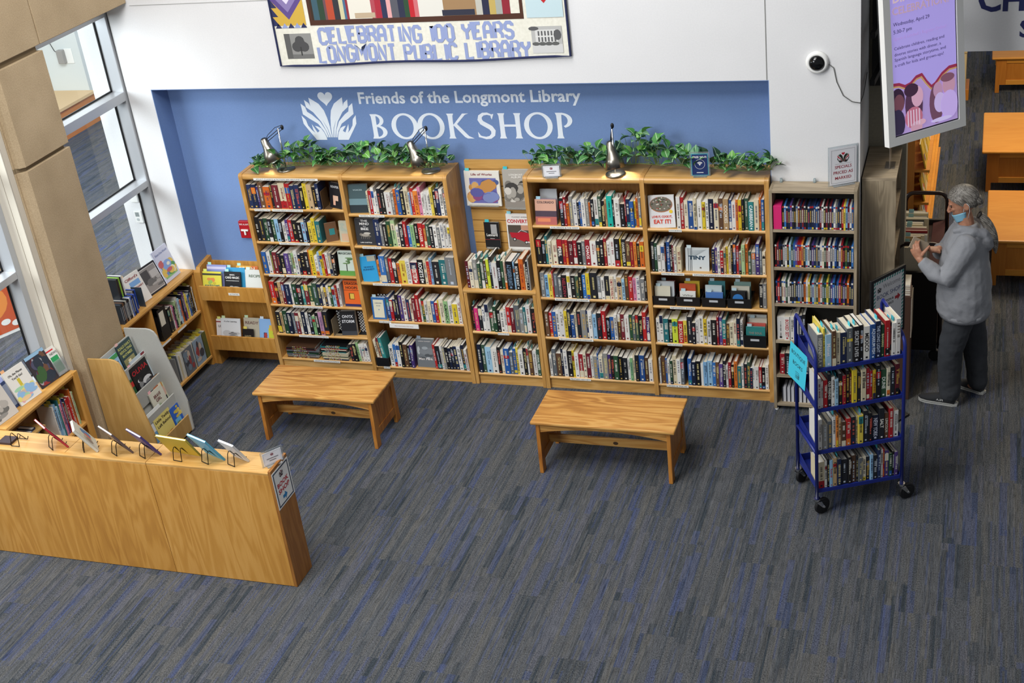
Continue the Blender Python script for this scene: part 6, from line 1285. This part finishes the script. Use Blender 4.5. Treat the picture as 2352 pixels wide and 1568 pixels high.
hand(b, (5.485, .078, 1.255), (-.42, .12, .90), (-.35, -.90, .1), 1, ((.5, .6, .5), (.55, .6, .5), (.6, .65, .5), (.7, .7, .5)), (.62, .25, .75))
hand(b, (5.612, .275, 1.25), (-.70, -.62, .18), (.1, .35, -.93), 1, ((.35, .5, .4), (.35, .5, .4), (.4, .5, .4), (.5, .5, .4)), (-.75, -.35, .35))
o = b.build('body', person, smooth=True); blend(o, .0036, 3)
# hooded sweatshirt
b = MB(); m = M_FABRIC
b.loft([((5.808, .245, .765), .186, .222, X, Y), ((5.804, .245, .80), .198, .236, X, Y), ((5.800, .245, .90), .200, .236, X, Y), ((5.797, .245, 1.05), .192, .226, X, Y), ((5.793, .245, 1.20), .172, .218, X, Y), ((5.793, .245, 1.32), .146, .220, X, Y), ((5.795, .245, 1.40), .112, .178, X, Y), ((5.800, .247, 1.445), .084, .10, X, Y), ((5.800, .247, 1.47), .070, .074, X, Y)], m, 22)
limb(b, [(5.80, .085, 1.365, .088), (5.74, .052, 1.25, .080), (5.672, .034, 1.115, .072), (5.60, .048, 1.155, .064), (5.525, .066, 1.222, .050)], m)
b.tube([(5.528, .066, 1.220), (5.500, .073, 1.244)], [.046, .044], m, 14)
limb(b, [(5.78, .405, 1.365, .088), (5.71, .445, 1.25, .080), (5.640, .455, 1.125, .070), (5.625, .385, 1.175, .062), (5.616, .312, 1.228, .048)], m)
b.tube([(5.71, .175, 1.44), (5.76, .150, 1.465), (5.84, .150, 1.45), (5.91, .185, 1.415), (5.935, .25, 1.40), (5.91, .315, 1.415), (5.84, .35, 1.45), (5.76, .345, 1.465), (5.71, .32, 1.44)], [.018, .026, .034, .042, .046, .042, .034, .026, .018], m, 12)
b.loft([((5.915, .25, 1.43), .050, .095, X, Y), ((5.940, .25, 1.37), .058, .100, X, Y), ((5.950, .25, 1.31), .050, .080, X, Y), ((5.945, .25, 1.27), .022, .045, X, Y)], m, 16)
o = b.build('hoodie', person, smooth=True); blend(o, .0075, 5, .022)
MB().loft([((5.808, .245, .752), .184, .222, X, Y), ((5.808, .245, .80), .193, .231, X, Y)], M_FABRIC, 26).build('hem_band', person, smooth=True)
b = MB(); m = M_PANTS
b.loft([((5.82, .245, .74), .155, .19, X, Y), ((5.815, .245, .86), .165, .20, X, Y), ((5.81, .245, .93), .14, .17, X, Y)], m, 18)
limb(b, [(5.80, .165, .82, .108), (5.765, .155, .66, .104), (5.722, .150, .46, .092), (5.722, .152, .26, .088), (5.735, .154, .10, .080)], m, 16)
limb(b, [(5.845, .325, .82, .108), (5.87, .33, .66, .102), (5.893, .338, .46, .090), (5.915, .348, .26, .085), (5.932, .355, .10, .078)], m, 16)
o = b.build('trousers', person, smooth=True); blend(o, .0085, 5, .020)
def shoe(hx, hy, tx, ty, lettering):
    d = Vector((tx-hx, ty-hy, 0)); L = d.length; d.normalize(); s = Vector((-d.y, d.x, 0)); m = Matrix((d, s, Vector((0, 0, 1)))).transposed().to_4x4(); m.translation = (hx, hy, 0)
    out = [(0, .022), (.03, .036), (.10, .038), (.17, .044), (.22, .046), (.26, .038), (.285, .022), (.293, .0)]
    k = L/.293; P = [(x*k, w) for x, w in out] + [(x*k, -w) for x, w in reversed(out[:-1])]
    a = MB().prism(P, .002, .022, 'z', mat('b9b9b4', .7), m).prism([(x*.985+.002, w*1.02) for x, w in P], .015, .018, 'z', mat('3a3a3c', .7), m)
    up = MB(); up.loft([((.02*k, 0, .030), .030, .0302, (0, 1, 0), (0, 0, 1)), ((.05*k, 0, .048), .035, .050, (0, 1, 0), (0, 0, 1)), ((.10*k, 0, .048), .036, .052, (0, 1, 0), (0, 0, 1)), ((.16*k, 0, .042), .040, .038, (0, 1, 0), (0, 0, 1)), ((.22*k, 0, .036), .042, .026, (0, 1, 0), (0, 0, 1)), ((.27*k, 0, .032), .028, .016, (0, 1, 0), (0, 0, 1)), ((.288*k, 0, .030), .010, .008, (0, 1, 0), (0, 0, 1))], mat('2a2b2e', .8), 16, m)
    o = up.build('shoe', person, smooth=True); a.build('sole', o)
    lc = MB()
    for i in range(4): lc.box((.12+.02*i)*k, (.125+.02*i)*k, -.022, .022, .082-.010*i, .086-.010*i, mat('8a8a8c', .7), m)
    lc.build('laces', o)
    if lettering:
        lt = MB(); lt.text('FILA', 0, 0, .016, M_WHITE, m @ TR(.13*k, -.0415 if True else 0, .040) @ Matrix.Identity(4) @ RX(PI/2) @ RY(PI) @ TR(-.03, 0, .002), w=.05); lt.text('FILA', .10*k, .040, .016, M_WHITE, m @ TR(0, .0428, 0) @ RX(PI/2) @ Matrix.Diagonal((1, 1, 1, 1)), w=.05); lt.build('shoe_lettering', o)
shoe(5.795, .128, 5.502, .195, True); shoe(5.988, .325, 5.765, .462, False)
# hair, tie, mask
def hairline(ph):                     # polar limit of the hair by direction round the head (0 = brow)
    k = [(0, 62), (35, 66), (60, 82), (85, 104), (110, 122), (140, 134), (180, 136)]; ph = abs(ph)
    for (a0, v0), (a1, v1) in zip(k[:-1], k[1:]):
        if a0 <= ph <= a1: return v0 + (v1-v0)*(ph-a0)/(a1-a0)
a = MB(); vs = []; nr, na = 12, 36
for i in range(nr+1):
    for j in range(na):
        ph = -180 + 360*j/na; th = math.radians(hairline(ph)*(i+.02)/nr); pr = math.radians(ph)
        thick = 1.065 + .035*math.sin(th)
        vs.append((-.010+.104*thick*math.sin(th)*math.cos(pr), .080*thick*math.sin(th)*math.sin(pr), .030+.102*thick*math.cos(th)))
a.add(vs, [(i*na+j, (i+1)*na+j, (i+1)*na+(j+1) % na, i*na+(j+1) % na) for i in range(nr) for j in range(na)], M_HAIR, HM)
a.loft([((-.085, 0, .03), .05, .060, X, Y), ((-.10, 0, -.02), .035, .048, X, Y), ((-.115, 0, -.05), .022, .030, X, Y)], M_HAIR, 14, HM)
tie = Vector((5.886, .25, 1.535))
a.loft([((5.872, .25, 1.545), .020, .022, (.5, 0, .8), Y), ((5.905, .25, 1.520), .034, .034, (.6, 0, .8), Y), ((5.945, .248, 1.46), .040, .042, (.9, 0, .4), Y), ((5.975, .245, 1.39), .040, .044, (1, 0, .2), Y), ((5.995, .243, 1.32), .030, .036, X, Y), ((6.005, .242, 1.26), .012, .016, X, Y), ((6.007, .242, 1.235), .003, .004, X, Y)], M_HAIR, 16)
o = a.build('hair', person, smooth=True); s_ = o.modifiers.new('soft', 'SUBSURF'); s_.levels = 1; s_.render_levels = 1
MB().tube([Vector((5.880, .25, 1.540)) + Vector((.5*math.cos(q)*.026, math.sin(q)*.028, .8*math.cos(q)*.028)) for q in [2*PI*i/14 for i in range(14)]], .006, mat('2a2725', .7), 8, closed=True).build('hair_tie', person, smooth=True)
MB().ball((.086, -.032, .020), .008, .024, .005, M_HAIR, 10, 6, HM).ball((.086, .032, .020), .008, .024, .005, M_HAIR, 10, 6, HM).build('eyebrows', person, smooth=True)
for sy in (-1, 1): MB().ball((.078, sy*.031, .004), .010, .012, .007, mat('2c2320', .3), 10, 8, HM).build('eye', person, smooth=True)
a = MB(); vs = []; rows_, cols_ = 9, 15
for i in range(rows_):
    u = i/(rows_-1); zc = -.128 + .066*u
    for j in range(cols_):
        q = math.radians(-112 + 224*j/(cols_-1)); r1 = .047 + .022*u + .003*(i % 2); r2 = .042 + .018*u + .003*(i % 2)
        vs.append((.036 - .010*u + (r1+.006)*math.cos(q), (r2+.004)*math.sin(q), zc + .012*abs(math.sin(q))**2))
a.add(vs, [(i*cols_+j, i*cols_+j+1, (i+1)*cols_+j+1, (i+1)*cols_+j) for i in range(rows_-1) for j in range(cols_-1)], M_MASKB, HM)
o = a.build('face_mask', person, smooth=True); s_ = o.modifiers.new('thick', 'SOLIDIFY'); s_.thickness = .003; s_.offset = 1
for sy in (-1, 1):
    MB().tube([HM @ Vector(p) for p in ((.02, sy*.062, -.060), (.005, sy*.075, -.03), (-.012, sy*.084, .010), (-.032, sy*.088, .018), (-.042, sy*.086, -.008), (-.03, sy*.080, -.05), (.0, sy*.062, -.105))], .0016, mat('d8e4ea', .7), 6).build('ear_loop', o, smooth=True)
# the book in the person's hands
t = thing('held_book', "small tan book held open handed by the person in the grey hoodie", 'book', tuple(BKC))
m = Matrix((e1, e2, e3)).transposed().to_4x4(); m.translation = BKC
MB().box(-.062, .062, -.045, .045, -.008, -.0062, mat('8d7f6c', .6), m).box(-.062, .062, -.045, .045, .0062, .008, mat('8d7f6c', .6), m).box(-.062, .062, -.045, -.043, -.008, .008, mat('8d7f6c', .6), m).build('cover', t)
MB().box(-.060, .060, -.043, .043, -.0062, .0062, M_PAGE, m).build('page_block', t)
